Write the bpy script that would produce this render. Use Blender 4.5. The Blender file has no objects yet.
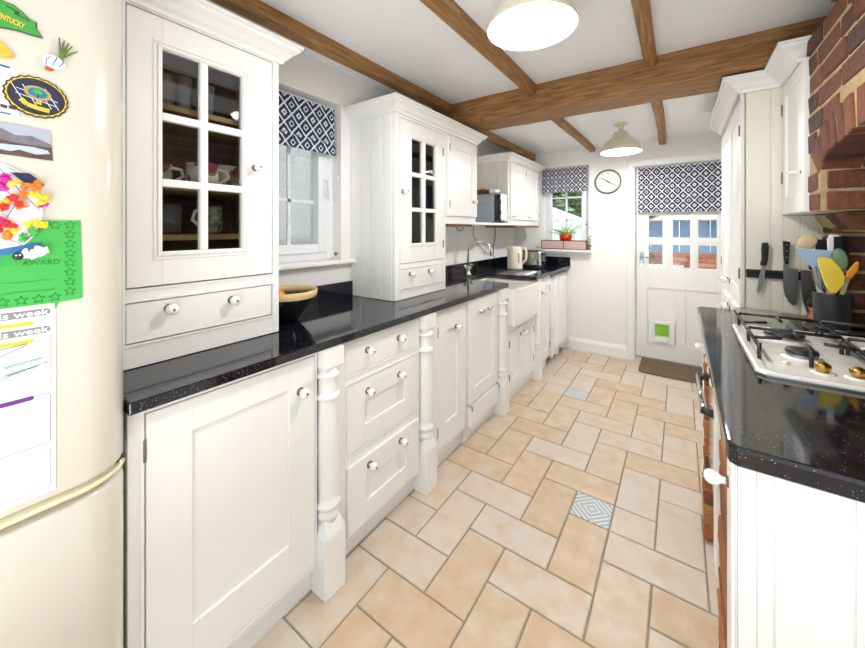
import bpy, bmesh, math, random
from mathutils import Vector, Matrix
random.seed(7)
C = bpy.context.scene
COL = C.collection
PI = math.pi

# ------------------------------------------------------------------ camera, world, sun, area lights, exposure
cam_d = bpy.data.cameras.new('camera'); cam = bpy.data.objects.new('camera', cam_d); COL.objects.link(cam)
cam_d.sensor_width = 36; cam_d.lens = 355/865*36; cam_d.shift_y = -95.0/865; cam_d.clip_start = 0.01; cam_d.clip_end = 200
cam.location = (0, 0, 1.31); cam.rotation_euler = (PI/2, 0, math.radians(34.85))
C.camera = cam
W = bpy.data.worlds.new('sky'); C.world = W; W.use_nodes = True
wn = W.node_tree.nodes; wl = W.node_tree.links
bg = wn['Background']; bg.inputs['Color'].default_value = (0.84, 0.92, 1.0, 1); bg.inputs['Strength'].default_value = .8
def area(name, loc, rot, sx, sy, power, color=(1, 1, 1)):
    l = bpy.data.lights.new(name, 'AREA'); l.shape = 'RECTANGLE'; l.size = sx; l.size_y = sy; l.energy = power; l.color = color
    o = bpy.data.objects.new(name, l); COL.objects.link(o); o.location = loc; o.rotation_euler = rot; return o
# added upward area light behind the camera, unseen, to brighten the ceiling
area('added_ceiling_fill', (-.1, -.7, .5), (PI, 0, 0), 1.2, 1.0, 18, (.96, .98, 1))
sun_d = bpy.data.lights.new('sun', 'SUN'); sun_d.energy = 1.8; sun_d.angle = .05; sun_d.color = (1, .96, .9)
sun = bpy.data.objects.new('sun', sun_d); COL.objects.link(sun)
sun.rotation_euler = Vector((.55, -.33, .75)).to_track_quat('Z', 'Y').to_euler()
vs = C.view_settings; vs.view_transform = 'Standard'; vs.look = 'None'; vs.gamma = 1.0; vs.exposure = 1.05
try: vs.use_curve_mapping = False
except Exception: pass

# ------------------------------------------------------------------ materials
def lin(h):
    if isinstance(h, str):
        h = h.lstrip('#'); v = [int(h[i:i+2], 16)/255 for i in (0, 2, 4)]
        return tuple(x/12.92 if x <= .04045 else ((x+.055)/1.055)**2.4 for x in v)
    return tuple(h)
def mat(name, col, rough=.5, metal=0, bump=0, bscale=60, spec=None, noise=0, nscale=8, coat=0, emit=0, alpha=None, trans=0):
    m = bpy.data.materials.new(name); m.use_nodes = True
    n = m.node_tree.nodes; l = m.node_tree.links; b = n['Principled BSDF']
    c = lin(col)
    b.inputs['Base Color'].default_value = (*c, 1); b.inputs['Roughness'].default_value = rough; b.inputs['Metallic'].default_value = metal
    if coat: b.inputs['Coat Weight'].default_value = coat; b.inputs['Coat Roughness'].default_value = .08
    if trans: b.inputs['Transmission Weight'].default_value = trans
    if emit: b.inputs['Emission Color'].default_value = (*c, 1); b.inputs['Emission Strength'].default_value = emit
    tc = n.new('ShaderNodeTexCoord')
    if noise:
        t = n.new('ShaderNodeTexNoise'); t.inputs['Scale'].default_value = nscale; t.inputs['Detail'].default_value = 6
        l.new(tc.outputs['Object'], t.inputs['Vector'])
        r = n.new('ShaderNodeValToRGB'); r.color_ramp.elements[0].position = .3; r.color_ramp.elements[1].position = .7
        r.color_ramp.elements[0].color = (*[x*(1-noise) for x in c], 1); r.color_ramp.elements[1].color = (*[min(1, x*(1+noise)) for x in c], 1)
        l.new(t.outputs['Fac'], r.inputs['Fac']); l.new(r.outputs['Color'], b.inputs['Base Color'])
    if bump:
        t = n.new('ShaderNodeTexNoise'); t.inputs['Scale'].default_value = bscale; t.inputs['Detail'].default_value = 4
        l.new(tc.outputs['Object'], t.inputs['Vector'])
        bp = n.new('ShaderNodeBump'); bp.inputs['Strength'].default_value = bump; bp.inputs['Distance'].default_value = .01
        l.new(t.outputs['Fac'], bp.inputs['Height']); l.new(bp.outputs['Normal'], b.inputs['Normal'])
    return m
def glass(name, tint=(.95, .97, .97), gloss=.12):
    m = bpy.data.materials.new(name); m.use_nodes = True; n = m.node_tree.nodes; l = m.node_tree.links
    n.remove(n['Principled BSDF'])
    tr = n.new('ShaderNodeBsdfTransparent'); tr.inputs['Color'].default_value = (*tint, 1)
    gl = n.new('ShaderNodeBsdfGlossy'); gl.inputs['Roughness'].default_value = .02
    fr = n.new('ShaderNodeFresnel'); fr.inputs['IOR'].default_value = 1.45
    ad = n.new('ShaderNodeMath'); ad.operation = 'ADD'; ad.inputs[1].default_value = gloss*.2
    mx = n.new('ShaderNodeMixShader'); l.new(fr.outputs[0], ad.inputs[0]); l.new(ad.outputs[0], mx.inputs[0])
    l.new(tr.outputs[0], mx.inputs[1]); l.new(gl.outputs[0], mx.inputs[2]); l.new(mx.outputs[0], n['Material Output'].inputs['Surface'])
    return m
def ramp_mat(name, stops, rough, scale, vec_scale=(1, 1, 1), island=.0, bump=0, bscale=80, detail=6, distort=0, coat=0):
    """noise driven colour ramp, shifted per mesh island"""
    m = bpy.data.materials.new(name); m.use_nodes = True; n = m.node_tree.nodes; l = m.node_tree.links; b = n['Principled BSDF']
    b.inputs['Roughness'].default_value = rough
    if coat: b.inputs['Coat Weight'].default_value = coat
    tc = n.new('ShaderNodeTexCoord'); mp = n.new('ShaderNodeMapping'); mp.inputs['Scale'].default_value = vec_scale
    l.new(tc.outputs['Object'], mp.inputs['Vector'])
    t = n.new('ShaderNodeTexNoise'); t.inputs['Scale'].default_value = scale; t.inputs['Detail'].default_value = detail; t.inputs['Distortion'].default_value = distort
    l.new(mp.outputs['Vector'], t.inputs['Vector'])
    g = n.new('ShaderNodeNewGeometry')
    mx = n.new('ShaderNodeMix'); mx.data_type = 'FLOAT'; mx.inputs[0].default_value = island
    l.new(t.outputs['Fac'], mx.inputs[2]); l.new(g.outputs['Random Per Island'], mx.inputs[3])
    r = n.new('ShaderNodeValToRGB'); cr = r.color_ramp
    while len(cr.elements) < len(stops): cr.elements.new(.5)
    for e, (p, c) in zip(cr.elements, stops): e.position = p; e.color = (*lin(c), 1)
    l.new(mx.outputs[0], r.inputs['Fac']); l.new(r.outputs['Color'], b.inputs['Base Color'])
    if bump:
        t2 = n.new('ShaderNodeTexNoise'); t2.inputs['Scale'].default_value = bscale; t2.inputs['Detail'].default_value = 5
        l.new(mp.outputs['Vector'], t2.inputs['Vector'])
        bp = n.new('ShaderNodeBump'); bp.inputs['Strength'].default_value = bump; bp.inputs['Distance'].default_value = .01
        l.new(t2.outputs['Fac'], bp.inputs['Height']); l.new(bp.outputs['Normal'], b.inputs['Normal'])
    return m
M = {}
M['paint'] = mat('cream_eggshell_paint', '#f4f4f1', .34, bump=.03, bscale=30)
M['white'] = mat('white_gloss_paint', '#f6f6f3', .3)
M['wall'] = mat('off_white_emulsion', '#f5f4f1', .8, bump=.08, bscale=25)
M['ceil'] = mat('ceiling_emulsion', '#f6f7f8', .85, bump=.06, bscale=14)
M['tg'] = mat('cream_board_paint', '#e9e6d6', .45)
M['fridge'] = mat('cream_enamel', '#d9d4c6', .22, coat=.3)
M['fridge_trim'] = mat('cream_plastic_trim', '#eadfbd', .4)
M['ceramic'] = mat('white_ceramic', '#f8f6f0', .12, coat=.4)
M['chrome'] = mat('chrome', '#c9ccd0', .12, 1)
M['steel'] = mat('brushed_steel', '#a5a7a8', .32, 1)
M['pewter'] = mat('pewter', '#77736a', .4, 1)
M['iron'] = mat('dull_iron_hinge', '#7d766a', .5, .5)
M['brass'] = mat('brass', '#b8934a', .25, 1)
M['black'] = mat('black_plastic', '#17181b', .35)
M['castiron'] = mat('black_enamelled_iron', '#222427', .38)
M['dark'] = mat('dark_interior', '#2b2c2f', .7)
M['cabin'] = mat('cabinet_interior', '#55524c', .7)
M['shelfwood'] = mat('pine_shelf_edge', '#a8894e', .5, noise=.25, nscale=20)
M['glass'] = glass('clear_glass')
M['cabglass'] = glass('cabinet_glass', (.90, .91, .93), .12)
M['upvc'] = mat('white_upvc', '#f4f7fa', .25)
M['cream'] = mat('cream_enamel_lamp', '#d8d1b9', .35, coat=.2)
M['enamelwhite'] = mat('white_enamel_inside', '#ffffff', .4)
M['wood'] = ramp_mat('aged_oak', [(.28, '#79522a'), (.5, '#9b6f3b'), (.72, '#b88c57')], .55, 5, (14, 1.2, 14), bump=.5, bscale=16, distort=.6)
M['woodx'] = ramp_mat('aged_oak_crosswise', [(.28, '#714c27'), (.5, '#956937'), (.72, '#b28653')], .55, 5, (1.2, 14, 14), bump=.5, bscale=16, distort=.6)
M['underwood'] = mat('brown_wood_underside', '#8a5a32', .5, noise=.2, nscale=12)
M['brick'] = ramp_mat('old_red_brick', [(.12, '#372a2d'), (.3, '#4f342c'), (.5, '#693d2b'), (.7, '#7a472e'), (.88, '#80603a')], .85, 34, island=.5, bump=1.0, bscale=60)
M['pierbrick'] = ramp_mat('warm_brown_brick', [(.15, '#5e3b27'), (.4, '#8a4f2c'), (.65, '#a8653a'), (.85, '#b08347')], .85, 34, island=.5, bump=1.0, bscale=60)
M['mortar'] = mat('lime_mortar', '#b09c74', .95, bump=.8, bscale=90, noise=.15, nscale=30)
M['redbrick'] = ramp_mat('garden_brick', [(.2, '#9c5a45'), (.5, '#c07a60'), (.8, '#cf9578')], .9, 12, island=.6)
M['tile'] = ramp_mat('terracotta_floor_tile', [(.25, '#c9ab8a'), (.42, '#d0ba9f'), (.56, '#d5c6b4'), (.8, '#d5cdc4')], .38, 12, island=.28, bump=.45, bscale=30)
M['grout'] = mat('sand_grout', '#968c78', .9, bump=.3, bscale=80)
M['green'] = mat('green_card', '#3fae4d', .7)
M['paper'] = mat('white_paper', '#eeeef0', .6)
M['navyb'] = mat('navy_print', '#20284f', .4)
M['yellow'] = mat('yellow_print', '#e8c236', .5)
M['purple'] = mat('purple_print', '#6a2d84', .5)
M['grey'] = mat('grey_print', '#8b8785', .5)
M['teal'] = mat('teal_ink', '#2fb3ab', .5)
M['ink'] = mat('dark_ink', '#2a2a2e', .5)
M['dgreen'] = mat('dark_green_print', '#1f6a2c', .6)
M['red'] = mat('red_tissue', '#d62a2f', .6)
M['magenta'] = mat('magenta_tissue', '#c9259a', .6)
M['orange'] = mat('orange_tissue', '#f07e1e', .6)
M['orangefruit'] = mat('orange_peel', '#f08a1d', .45, bump=.3, bscale=160)
M['ytissue'] = mat('yellow_tissue', '#ffd21f', .6)
M['bluem'] = mat('blue_card', '#2b6fa6', .5)
M['cloth'] = mat('white_cotton', '#f3f3f5', .85, bump=.2, bscale=120)
M['redpot'] = mat('red_glazed_pot', '#c8321f', .25)
M['leaf'] = mat('fresh_green_leaf', '#8cb83a', .5)
M['leaf2'] = ramp_mat('hedge_leaf', [(.2, '#2e4a22'), (.5, '#4f7a37'), (.8, '#86a866')], .8, 3, island=.6)

def granite():
    m = bpy.data.materials.new('black_star_granite'); m.use_nodes = True; n = m.node_tree.nodes; l = m.node_tree.links; b = n['Principled BSDF']
    b.inputs['Roughness'].default_value = .07; b.inputs['IOR'].default_value = 1.6
    tc = n.new('ShaderNodeTexCoord'); v = n.new('ShaderNodeTexVoronoi'); v.inputs['Scale'].default_value = 230
    l.new(tc.outputs['Object'], v.inputs['Vector'])
    r = n.new('ShaderNodeValToRGB'); r.color_ramp.elements[0].position = .70; r.color_ramp.elements[0].color = (.004, .005, .009, 1)
    r.color_ramp.elements[1].position = 1.0; r.color_ramp.elements[1].color = (.42, .46, .55, 1)
    s = n.new('ShaderNodeSeparateColor'); l.new(v.outputs['Color'], s.inputs[0])
    lt = n.new('ShaderNodeMath'); lt.operation = 'LESS_THAN'; lt.inputs[1].default_value = .22; l.new(v.outputs['Distance'], lt.inputs[0])
    mu = n.new('ShaderNodeMath'); mu.operation = 'MULTIPLY'; l.new(s.outputs[0], mu.inputs[0]); l.new(lt.outputs[0], mu.inputs[1])
    l.new(mu.outputs[0], r.inputs['Fac']); l.new(r.outputs['Color'], b.inputs['Base Color'])
    return m
M['granite'] = granite()

def ikat(name, axis):
    """navy and cream ikat diamonds, woven into the blind cloth. axis 0: runs along X, 1: along Y"""
    m = bpy.data.materials.new(name); m.use_nodes = True; n = m.node_tree.nodes; l = m.node_tree.links; b = n['Principled BSDF']
    tc = n.new('ShaderNodeTexCoord'); sp = n.new('ShaderNodeSeparateXYZ'); l.new(tc.outputs['Object'], sp.inputs[0])
    wob = n.new('ShaderNodeTexNoise'); wob.inputs['Scale'].default_value = 90; l.new(tc.outputs['Object'], wob.inputs['Vector'])
    def mth(op, a, bb=None):
        x = n.new('ShaderNodeMath'); x.operation = op
        for i, q in enumerate((a, bb)):
            if q is None: continue
            if isinstance(q, (int, float)): x.inputs[i].default_value = q
            else: l.new(q, x.inputs[i])
        return x.outputs[0]
    wz = mth('MULTIPLY', mth('SUBTRACT', wob.outputs['Fac'], .5), .10)
    u = mth('ADD', mth('DIVIDE', sp.outputs[axis], .0865), wz); v = mth('DIVIDE', sp.outputs[2], .098)
    def dia(off):
        a = mth('ABSOLUTE', mth('SUBTRACT', mth('FRACT', mth('ADD', u, off+10)), .5))
        c = mth('ABSOLUTE', mth('SUBTRACT', mth('FRACT', mth('ADD', v, off+10)), .5))
        return mth('ADD', a, c)
    dA = dia(0); dB = dia(.5)
    def band(d, lo, hi): return mth('MULTIPLY', mth('GREATER_THAN', d, lo), mth('LESS_THAN', d, hi))
    line = band(dA, .435, .565)
    ringA = band(dA, .12, .2); ringB = mth('LESS_THAN', dB, .2); dotB = mth('LESS_THAN', dB, .075)
    lig = mth('MAXIMUM', line, mth('MAXIMUM', ringA, mth('SUBTRACT', ringB, dotB)))
    mx = n.new('ShaderNodeMix'); mx.data_type = 'RGBA'
    mx.inputs[6].default_value = (*lin('#1d3860'), 1); mx.inputs[7].default_value = (*lin('#efeee8'), 1)
    l.new(lig, mx.inputs[0]); l.new(mx.outputs[2], b.inputs['Base Color']); b.inputs['Roughness'].default_value = .85
    tr = n.new('ShaderNodeBsdfTranslucent'); l.new(mx.outputs[2], tr.inputs['Color'])
    ms = n.new('ShaderNodeMixShader'); ms.inputs[0].default_value = .10
    l.new(b.outputs[0], ms.inputs[1]); l.new(tr.outputs[0], ms.inputs[2]); l.new(ms.outputs[0], n['Material Output'].inputs['Surface'])
    return m
M['ikatx'] = ikat('ikat_cloth_x', 0); M['ikaty'] = ikat('ikat_cloth_y', 1)

def insert_tile():
    m = bpy.data.materials.new('blue_patterned_tile'); m.use_nodes = True; n = m.node_tree.nodes; l = m.node_tree.links; b = n['Principled BSDF']
    b.inputs['Roughness'].default_value = .3
    tc = n.new('ShaderNodeTexCoord'); mp = n.new('ShaderNodeMapping'); mp.inputs['Location'].default_value = (.926+.0842, -1.033+.0841, 0)
    l.new(tc.outputs['Object'], mp.inputs['Vector'])
    mp.inputs['Location'].default_value = (.926, -1.033, 0)
    sc = n.new('ShaderNodeVectorMath'); sc.operation = 'SCALE'; sc.inputs['Scale'].default_value = 1/.1682; l.new(mp.outputs[0], sc.inputs[0])
    sp = n.new('ShaderNodeSeparateXYZ'); l.new(sc.outputs[0], sp.inputs[0])
    def mth(op, a, bb=None):
        x = n.new('ShaderNodeMath'); x.operation = op
        for i, q in enumerate((a, bb)):
            if q is None: continue
            if isinstance(q, (int, float)): x.inputs[i].default_value = q
            else: l.new(q, x.inputs[i])
        return x.outputs[0]
    a = mth('ABSOLUTE', mth('SUBTRACT', mth('FRACT', mth('ADD', sp.outputs[0], 20)), .5)); c = mth('ABSOLUTE', mth('SUBTRACT', mth('FRACT', mth('ADD', sp.outputs[1], 20)), .5))
    d = mth('ADD', a, c); w = mth('SINE', mth('MULTIPLY', d, 38)); w2 = mth('MULTIPLY', mth('SINE', mth('MULTIPLY', a, 75)), mth('SINE', mth('MULTIPLY', c, 75)))
    s = mth('ADD', mth('MULTIPLY', w, .5), mth('MULTIPLY', w2, .5))
    r = n.new('ShaderNodeValToRGB'); e = r.color_ramp.elements
    e[0].position = .2; e[0].color = (*lin('#7f98b2'), 1); e[1].position = .6; e[1].color = (*lin('#dfe0d8'), 1)
    l.new(mth('ADD', mth('MULTIPLY', s, .5), .5), r.inputs['Fac']); l.new(r.outputs['Color'], b.inputs['Base Color'])
    return m
M['insert'] = insert_tile()

# ------------------------------------------------------------------ mesh helpers
class G:
    def __init__(s): s.bm = bmesh.new(); s.mi = 0; s.sm = False
    def m(s, i): s.mi = i; return s
    def face(s, vs, smooth=None):
        try: f = s.bm.faces.new(vs)
        except ValueError: return None
        f.material_index = s.mi; f.smooth = s.sm if smooth is None else smooth; return f
    def box(s, x0, x1, y0, y1, z0, z1, T=None):
        x0, x1 = min(x0, x1), max(x0, x1); y0, y1 = min(y0, y1), max(y0, y1); z0, z1 = min(z0, z1), max(z0, z1)
        p = [(x0, y0, z0), (x1, y0, z0), (x1, y1, z0), (x0, y1, z0), (x0, y0, z1), (x1, y0, z1), (x1, y1, z1), (x0, y1, z1)]
        v = [s.bm.verts.new(T @ Vector(q) if T else q) for q in p]
        for f in ((3, 2, 1, 0), (4, 5, 6, 7), (0, 1, 5, 4), (1, 2, 6, 5), (2, 3, 7, 6), (3, 0, 4, 7)): s.face([v[i] for i in f], False)
        return s
    def loft(s, rings, cap=True, closed=True, smooth=True):
        R = [[s.bm.verts.new(q) for q in r] for r in rings]
        k = len(R[0])
        for a, b in zip(R, R[1:]):
            for i in range(k if closed else k-1):
                j = (i+1) % k; s.face([a[i], a[j], b[j], b[i]], smooth)
        if cap: s.face(R[0][::-1], False); s.face(R[-1], False)
        return s
    def lathe(s, c, prof, n=24, axis='z', cap=True, smooth=True):
        """prof: (radius, height along axis)"""
        rings = []
        for r, h in prof:
            ring = []
            for i in range(n):
                a = 2*PI*i/n; u, v = r*math.cos(a), r*math.sin(a)
                if axis == 'z': q = (c[0]+u, c[1]+v, c[2]+h)
                elif axis == 'x': q = (c[0]+h, c[1]+u, c[2]+v)
                elif axis == '-x': q = (c[0]-h, c[1]-u, c[2]+v)
                elif axis == '-y': q = (c[0]+u, c[1]-h, c[2]+v)
                else: q = (c[0]-u, c[1]+h, c[2]+v)
                ring.append(q)
            rings.append(ring)
        return s.loft(rings, cap, True, smooth)
    def tube(s, pts, r, n=8, cap=True):
        pts = [Vector(p) for p in pts]; rings = []
        up = Vector((0, 0, 1)); prev = None
        for i, p in enumerate(pts):
            d = (pts[min(i+1, len(pts)-1)]-pts[max(i-1, 0)]).normalized()
            if prev is None:
                a = d.cross(up)
                if a.length < .1: a = d.cross(Vector((1, 0, 0)))
                a.normalize()
            else:
                a = (prev-d*prev.dot(d)).normalized()
            prev = a; b = d.cross(a)
            rr = r[i] if isinstance(r, (list, tuple)) else r
            rings.append([p+a*rr*math.cos(2*PI*k/n)+b*rr*math.sin(2*PI*k/n) for k in range(n)])
        return s.loft(rings, cap)
    def ball(s, c, rx, ry=None, rz=None, n=16, k=10, T=None):
        ry = ry or rx; rz = rz or rx; rings = []
        for j in range(k+1):
            ph = -PI/2+PI*j/k; cr = max(math.cos(ph), .002)
            ring = [Vector((rx*cr*math.cos(2*PI*i/n), ry*cr*math.sin(2*PI*i/n), rz*math.sin(ph))) for i in range(n)]
            rings.append([Vector(c)+(T @ q if T else q) for q in ring])
        return s.loft(rings, True)
    def prism(s, pts, axis, a, b):
        """2D outline extruded along an axis: x: pts=(y,z); y: pts=(x,z); z: pts=(x,y)"""
        f = {'x': lambda p, t: (t, p[0], p[1]), 'y': lambda p, t: (p[0], t, p[1]), 'z': lambda p, t: (p[0], p[1], t)}[axis]
        A = [s.bm.verts.new(f(p, a)) for p in pts]; B = [s.bm.verts.new(f(p, b)) for p in pts]
        n = len(pts)
        for i in range(n): s.face([A[i], A[(i+1) % n], B[(i+1) % n], B[i]], False)
        s.face(A[::-1], False); s.face(B, False)
        return s
    def sweep(s, path, prof, side=1):
        """mitred moulding: path = (x,y) points, prof = closed loop of (offset outward, z)"""
        n = len(path); P = [Vector(p) for p in path]; nor = []
        for i in range(n-1):
            d = (P[i+1]-P[i]).normalized(); nor.append(Vector((d.y, -d.x))*side)
        offs = []
        for i in range(n):
            if i == 0: o = nor[0]
            elif i == n-1: o = nor[-1]
            else:
                a, b = nor[i-1], nor[i]; o = (a+b)/(1+a.dot(b))
            offs.append(o)
        rings = [[(P[i].x+offs[i].x*q[0], P[i].y+offs[i].y*q[0], q[1]) for q in prof] for i in range(n)]
        return s.loft(rings, True, True, False)
def ringbox(g, ax, w0, w1, u0, u1, v0, v1, a, b=None, c=None, d=None):
    """rectangular frame; ax 'x': plane YZ, thickness w along X; 'y': plane XZ. a,b,c,d = left,right,bottom,top widths"""
    b = a if b is None else b; c = a if c is None else c; d = a if d is None else d
    for (p, q, r, s_) in ((u0, u0+a, v0, v1), (u1-b, u1, v0, v1), (u0+a, u1-b, v0, v0+c), (u0+a, u1-b, v1-d, v1)):
        g.box(w0, w1, p, q, r, s_) if ax == 'x' else g.box(p, q, w0, w1, r, s_)
def root_loc(p):
    while p is not None:
        if p.parent is None: return Vector(p.location)
        p = p.parent
    return Vector((0, 0, 0))
def obj(name, g, mats, parent=None, bevel=0, seg=2, smooth=False, sub=0):
    bmesh.ops.recalc_face_normals(g.bm, faces=g.bm.faces[:])
    if parent is not None:
        L = root_loc(parent)
        for v in g.bm.verts: v.co -= L
    me = bpy.data.meshes.new(name); g.bm.to_mesh(me); g.bm.free()
    if not isinstance(mats, (list, tuple)): mats = [mats]
    for m_ in mats: me.materials.append(M[m_] if isinstance(m_, str) else m_)
    if smooth:
        for p in me.polygons: p.use_smooth = True
    o = bpy.data.objects.new(name, me); COL.objects.link(o); o.parent = parent
    if bevel:
        b = o.modifiers.new('bevel', 'BEVEL'); b.width = bevel; b.segments = seg; b.limit_method = 'ANGLE'; b.angle_limit = math.radians(40)
    if sub:
        b = o.modifiers.new('sub', 'SUBSURF'); b.levels = sub; b.render_levels = sub
    return o
def tag(o, label, cat, group=None):
    o['label'] = label; o['category'] = cat
    if group: o['group'] = group
    return o
def thing(name, label, cat, loc, group=None):
    o = bpy.data.objects.new(name, None); COL.objects.link(o); o.location = loc; o.empty_display_size = .05
    return tag(o, label, cat, group)
def struct(name, g, mats, bevel=0):
    o = obj(name, g, mats, None, bevel); o['kind'] = 'structure'; return o
def structroot(name, loc):
    o = bpy.data.objects.new(name, None); COL.objects.link(o); o.location = loc; o['kind'] = 'structure'; o.empty_display_size = .05; return o
def dup(root, loc, label, group=None):
    def cp(o, parent):
        c = o.copy(); COL.objects.link(c); c.parent = parent
        for ch in [k for k in list(bpy.data.objects) if k.parent == o and k is not c]: cp(ch, c)
        return c
    r = cp(root, None); r.location = loc; r['label'] = label
    if group: r['group'] = group
    return r
def text(name, body, size, loc, m, parent, rot=0, ext=.0003, align='LEFT', shear=0, bold=0, facing='x', sx=1):
    cu = bpy.data.curves.new(name, 'FONT'); cu.body = body; cu.size = size; cu.extrude = ext; cu.align_x = align; cu.shear = shear; cu.offset = bold
    t = bpy.data.objects.new('tmp_text', cu); COL.objects.link(t)
    dg = bpy.context.evaluated_depsgraph_get(); me = bpy.data.meshes.new_from_object(t.evaluated_get(dg)); bpy.data.objects.remove(t)
    A = Matrix(((0, 0, 1), (1, 0, 0), (0, 1, 0))).to_4x4() if facing == 'x' else Matrix(((1, 0, 0), (0, 0, -1), (0, 1, 0))).to_4x4()
    me.transform(Matrix.Translation(Vector(loc)) @ A @ Matrix.Rotation(rot, 4, 'Z') @ Matrix.Diagonal((sx, 1, 1, 1)))
    L = root_loc(parent); me.transform(Matrix.Translation(-L))
    me.materials.clear(); me.materials.append(M[m]); me.name = name
    o = bpy.data.objects.new(name, me); COL.objects.link(o); o.parent = parent; return o
# maps from (u along the face, v up, w outward) to the world
def mapL(X): return lambda u, v, w: (X+w, u, v)      # faces +X
def mapR(X): return lambda u, v, w: (X-w, u, v)      # faces -X
def mapB(Y): return lambda u, v, w: (u, Y-w, v)      # faces -Y
def pb(g, mp, u0, u1, v0, v1, w0, w1):
    a = mp(u0, v0, w0); b = mp(u1, v1, w1); g.box(a[0], b[0], a[1], b[1], a[2], b[2]); return g
def shaker(g, mp, u0, u1, v0, v1, rail=.07, t=.02, rec=.009, top=None, bot=None):
    top = top or rail; bot = bot or rail
    pb(g, mp, u0+rail-.002, u1-rail+.002, v0+bot-.002, v1-top+.002, 0, t-rec)
    pb(g, mp, u0, u0+rail, v0, v1, 0, t); pb(g, mp, u1-rail, u1, v0, v1, 0, t)
    pb(g, mp, u0+rail, u1-rail, v0, v0+bot, 0, t); pb(g, mp, u0+rail, u1-rail, v1-top, v1, 0, t)
def molding(g, mp, u0, u1, v0, v1, w, h=.006, b=.008):
    """small bead round an opening, raised by h"""
    pb(g, mp, u0-b, u1+b, v0-b, v0, w, w+h); pb(g, mp, u0-b, u1+b, v1, v1+b, w, w+h)
    pb(g, mp, u0-b, u0, v0, v1, w, w+h); pb(g, mp, u1, u1+b, v0, v1, w, w+h)
AX = {'L': 'x', 'R': '-x', 'B': '-y'}
def knob(parent, c, ax='x', s=1.0, name='knob'):
    g = G(); g.m(1).lathe(c, [(.0135*s, 0), (.0135*s, .003), (.008*s, .005)], 20, ax)
    g.m(0).lathe(c, [(.008*s, .004), (.0085*s, .012), (.014*s, .018), (.0175*s, .025), (.0165*s, .033), (.011*s, .039), (.004*s, .041)], 20, ax)
    g.m(1).lathe(c, [(.0042*s, .0405), (.0035*s, .043), (.001, .0435)], 12, ax)
    return obj(name, g, ['ceramic', 'pewter'], parent)
def hinge(parent, c, h=.055):
    g = G().lathe((c[0], c[1], c[2]-h/2), [(.0025, 0), (.0036, .002), (.0036, h-.002), (.0025, h)], 10)
    return obj('hinge', g, 'iron', parent)
CORN = [(0, 0), (.012, .0), (.014, .012), (.026, .02), (.038, .036), (.056, .048), (.058, .058), (.066, .06), (.066, .072), (0, .072)]
def cornice(parent, path, z, side=1, k=1.0, kz=1.0):
    g = G().sweep(path, [(a*k, z+b*kz) for a, b in CORN], side)
    return obj('cornice', g, 'paint', parent)
def boards(g, axis, plane, t, u0, u1, z0, z1, w=.1, start=None):
    """tongue and groove boards; axis 'y': the face looks along Y (boards laid along X)"""
    u = start if start is not None else u0
    while u < u1-1e-4:
        a = max(u, u0); b = min(u+w, u1)
        if b-a > .004:
            if axis == 'y': g.box(a+.0015, b-.0015, plane, plane+t, z0, z1); g.box(a-.001, b+.001, plane+.004, plane+t, z0, z1)
            else: g.box(plane-t, plane, a+.0015, b-.0015, z0, z1); g.box(plane-t, plane-.004, a-.001, b+.001, z0, z1)
        u += w

# ------------------------------------------------------------------ room shell
XL, XR, YB = -1.63, .85, 4.07
Z1, Z2 = 2.235, 2.172           # ceiling before and beyond the big beam
g = G(); g.m(1).box(-1.88, 1.9, -1.8, 4.32, -.08, -.004)
gx, gy, X0, Y0 = .1684, .1682, -.926, 1.033
def cell(i): return X0+gx*i
def celly(j): return Y0+gy*j
gr = .0032
def tile(i0, i1, j0, j1, mi=0):
    x0, x1, y0, y1 = cell(i0)+gr, cell(i1)-gr, celly(j0)+gr, celly(j1)-gr
    x0 = max(x0, -1.63); x1 = min(x1, 1.7); y1 = min(y1, 4.2)
    if x1-x0 < .01 or y1-y0 < .01: return
    b = .003; dz = random.uniform(-.0006, .0006)
    g.m(mi).loft([[(x0, y0, -.006), (x1, y0, -.006), (x1, y1, -.006), (x0, y1, -.006)],
                  [(x0, y0, -.0025+dz), (x1, y0, -.0025+dz), (x1, y1, -.0025+dz), (x0, y1, -.0025+dz)],
                  [(x0+b, y0+b, dz), (x1-b, y0+b, dz), (x1-b, y1-b, dz), (x0+b, y1-b, dz)]], True, True, False)
for j in range(-17, 20):
    for i in range(-6, 16):
        s4 = (i+j) % 4
        if s4 == 3:
            if (i, j) == (3, 4): tile(3, 4, 4, 5, 2); tile(4, 5, 4, 5)
            elif (i, j) == (0, 11): tile(0, 1, 11, 12); tile(1, 2, 11, 12, 2)
            else: tile(i, i+2, j, j+1)
        elif s4 == 1: tile(i, i+1, j, j+2)
struct('floor', g, ['tile', 'grout', 'insert'])

g = G(); g.box(-1.88, 1.9, -1.8, 2.38, Z1, Z1+.1); g.box(-1.88, 1.9, 2.38, 4.32, Z2, Z1+.1)
struct('ceiling', g, 'ceil')
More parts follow.
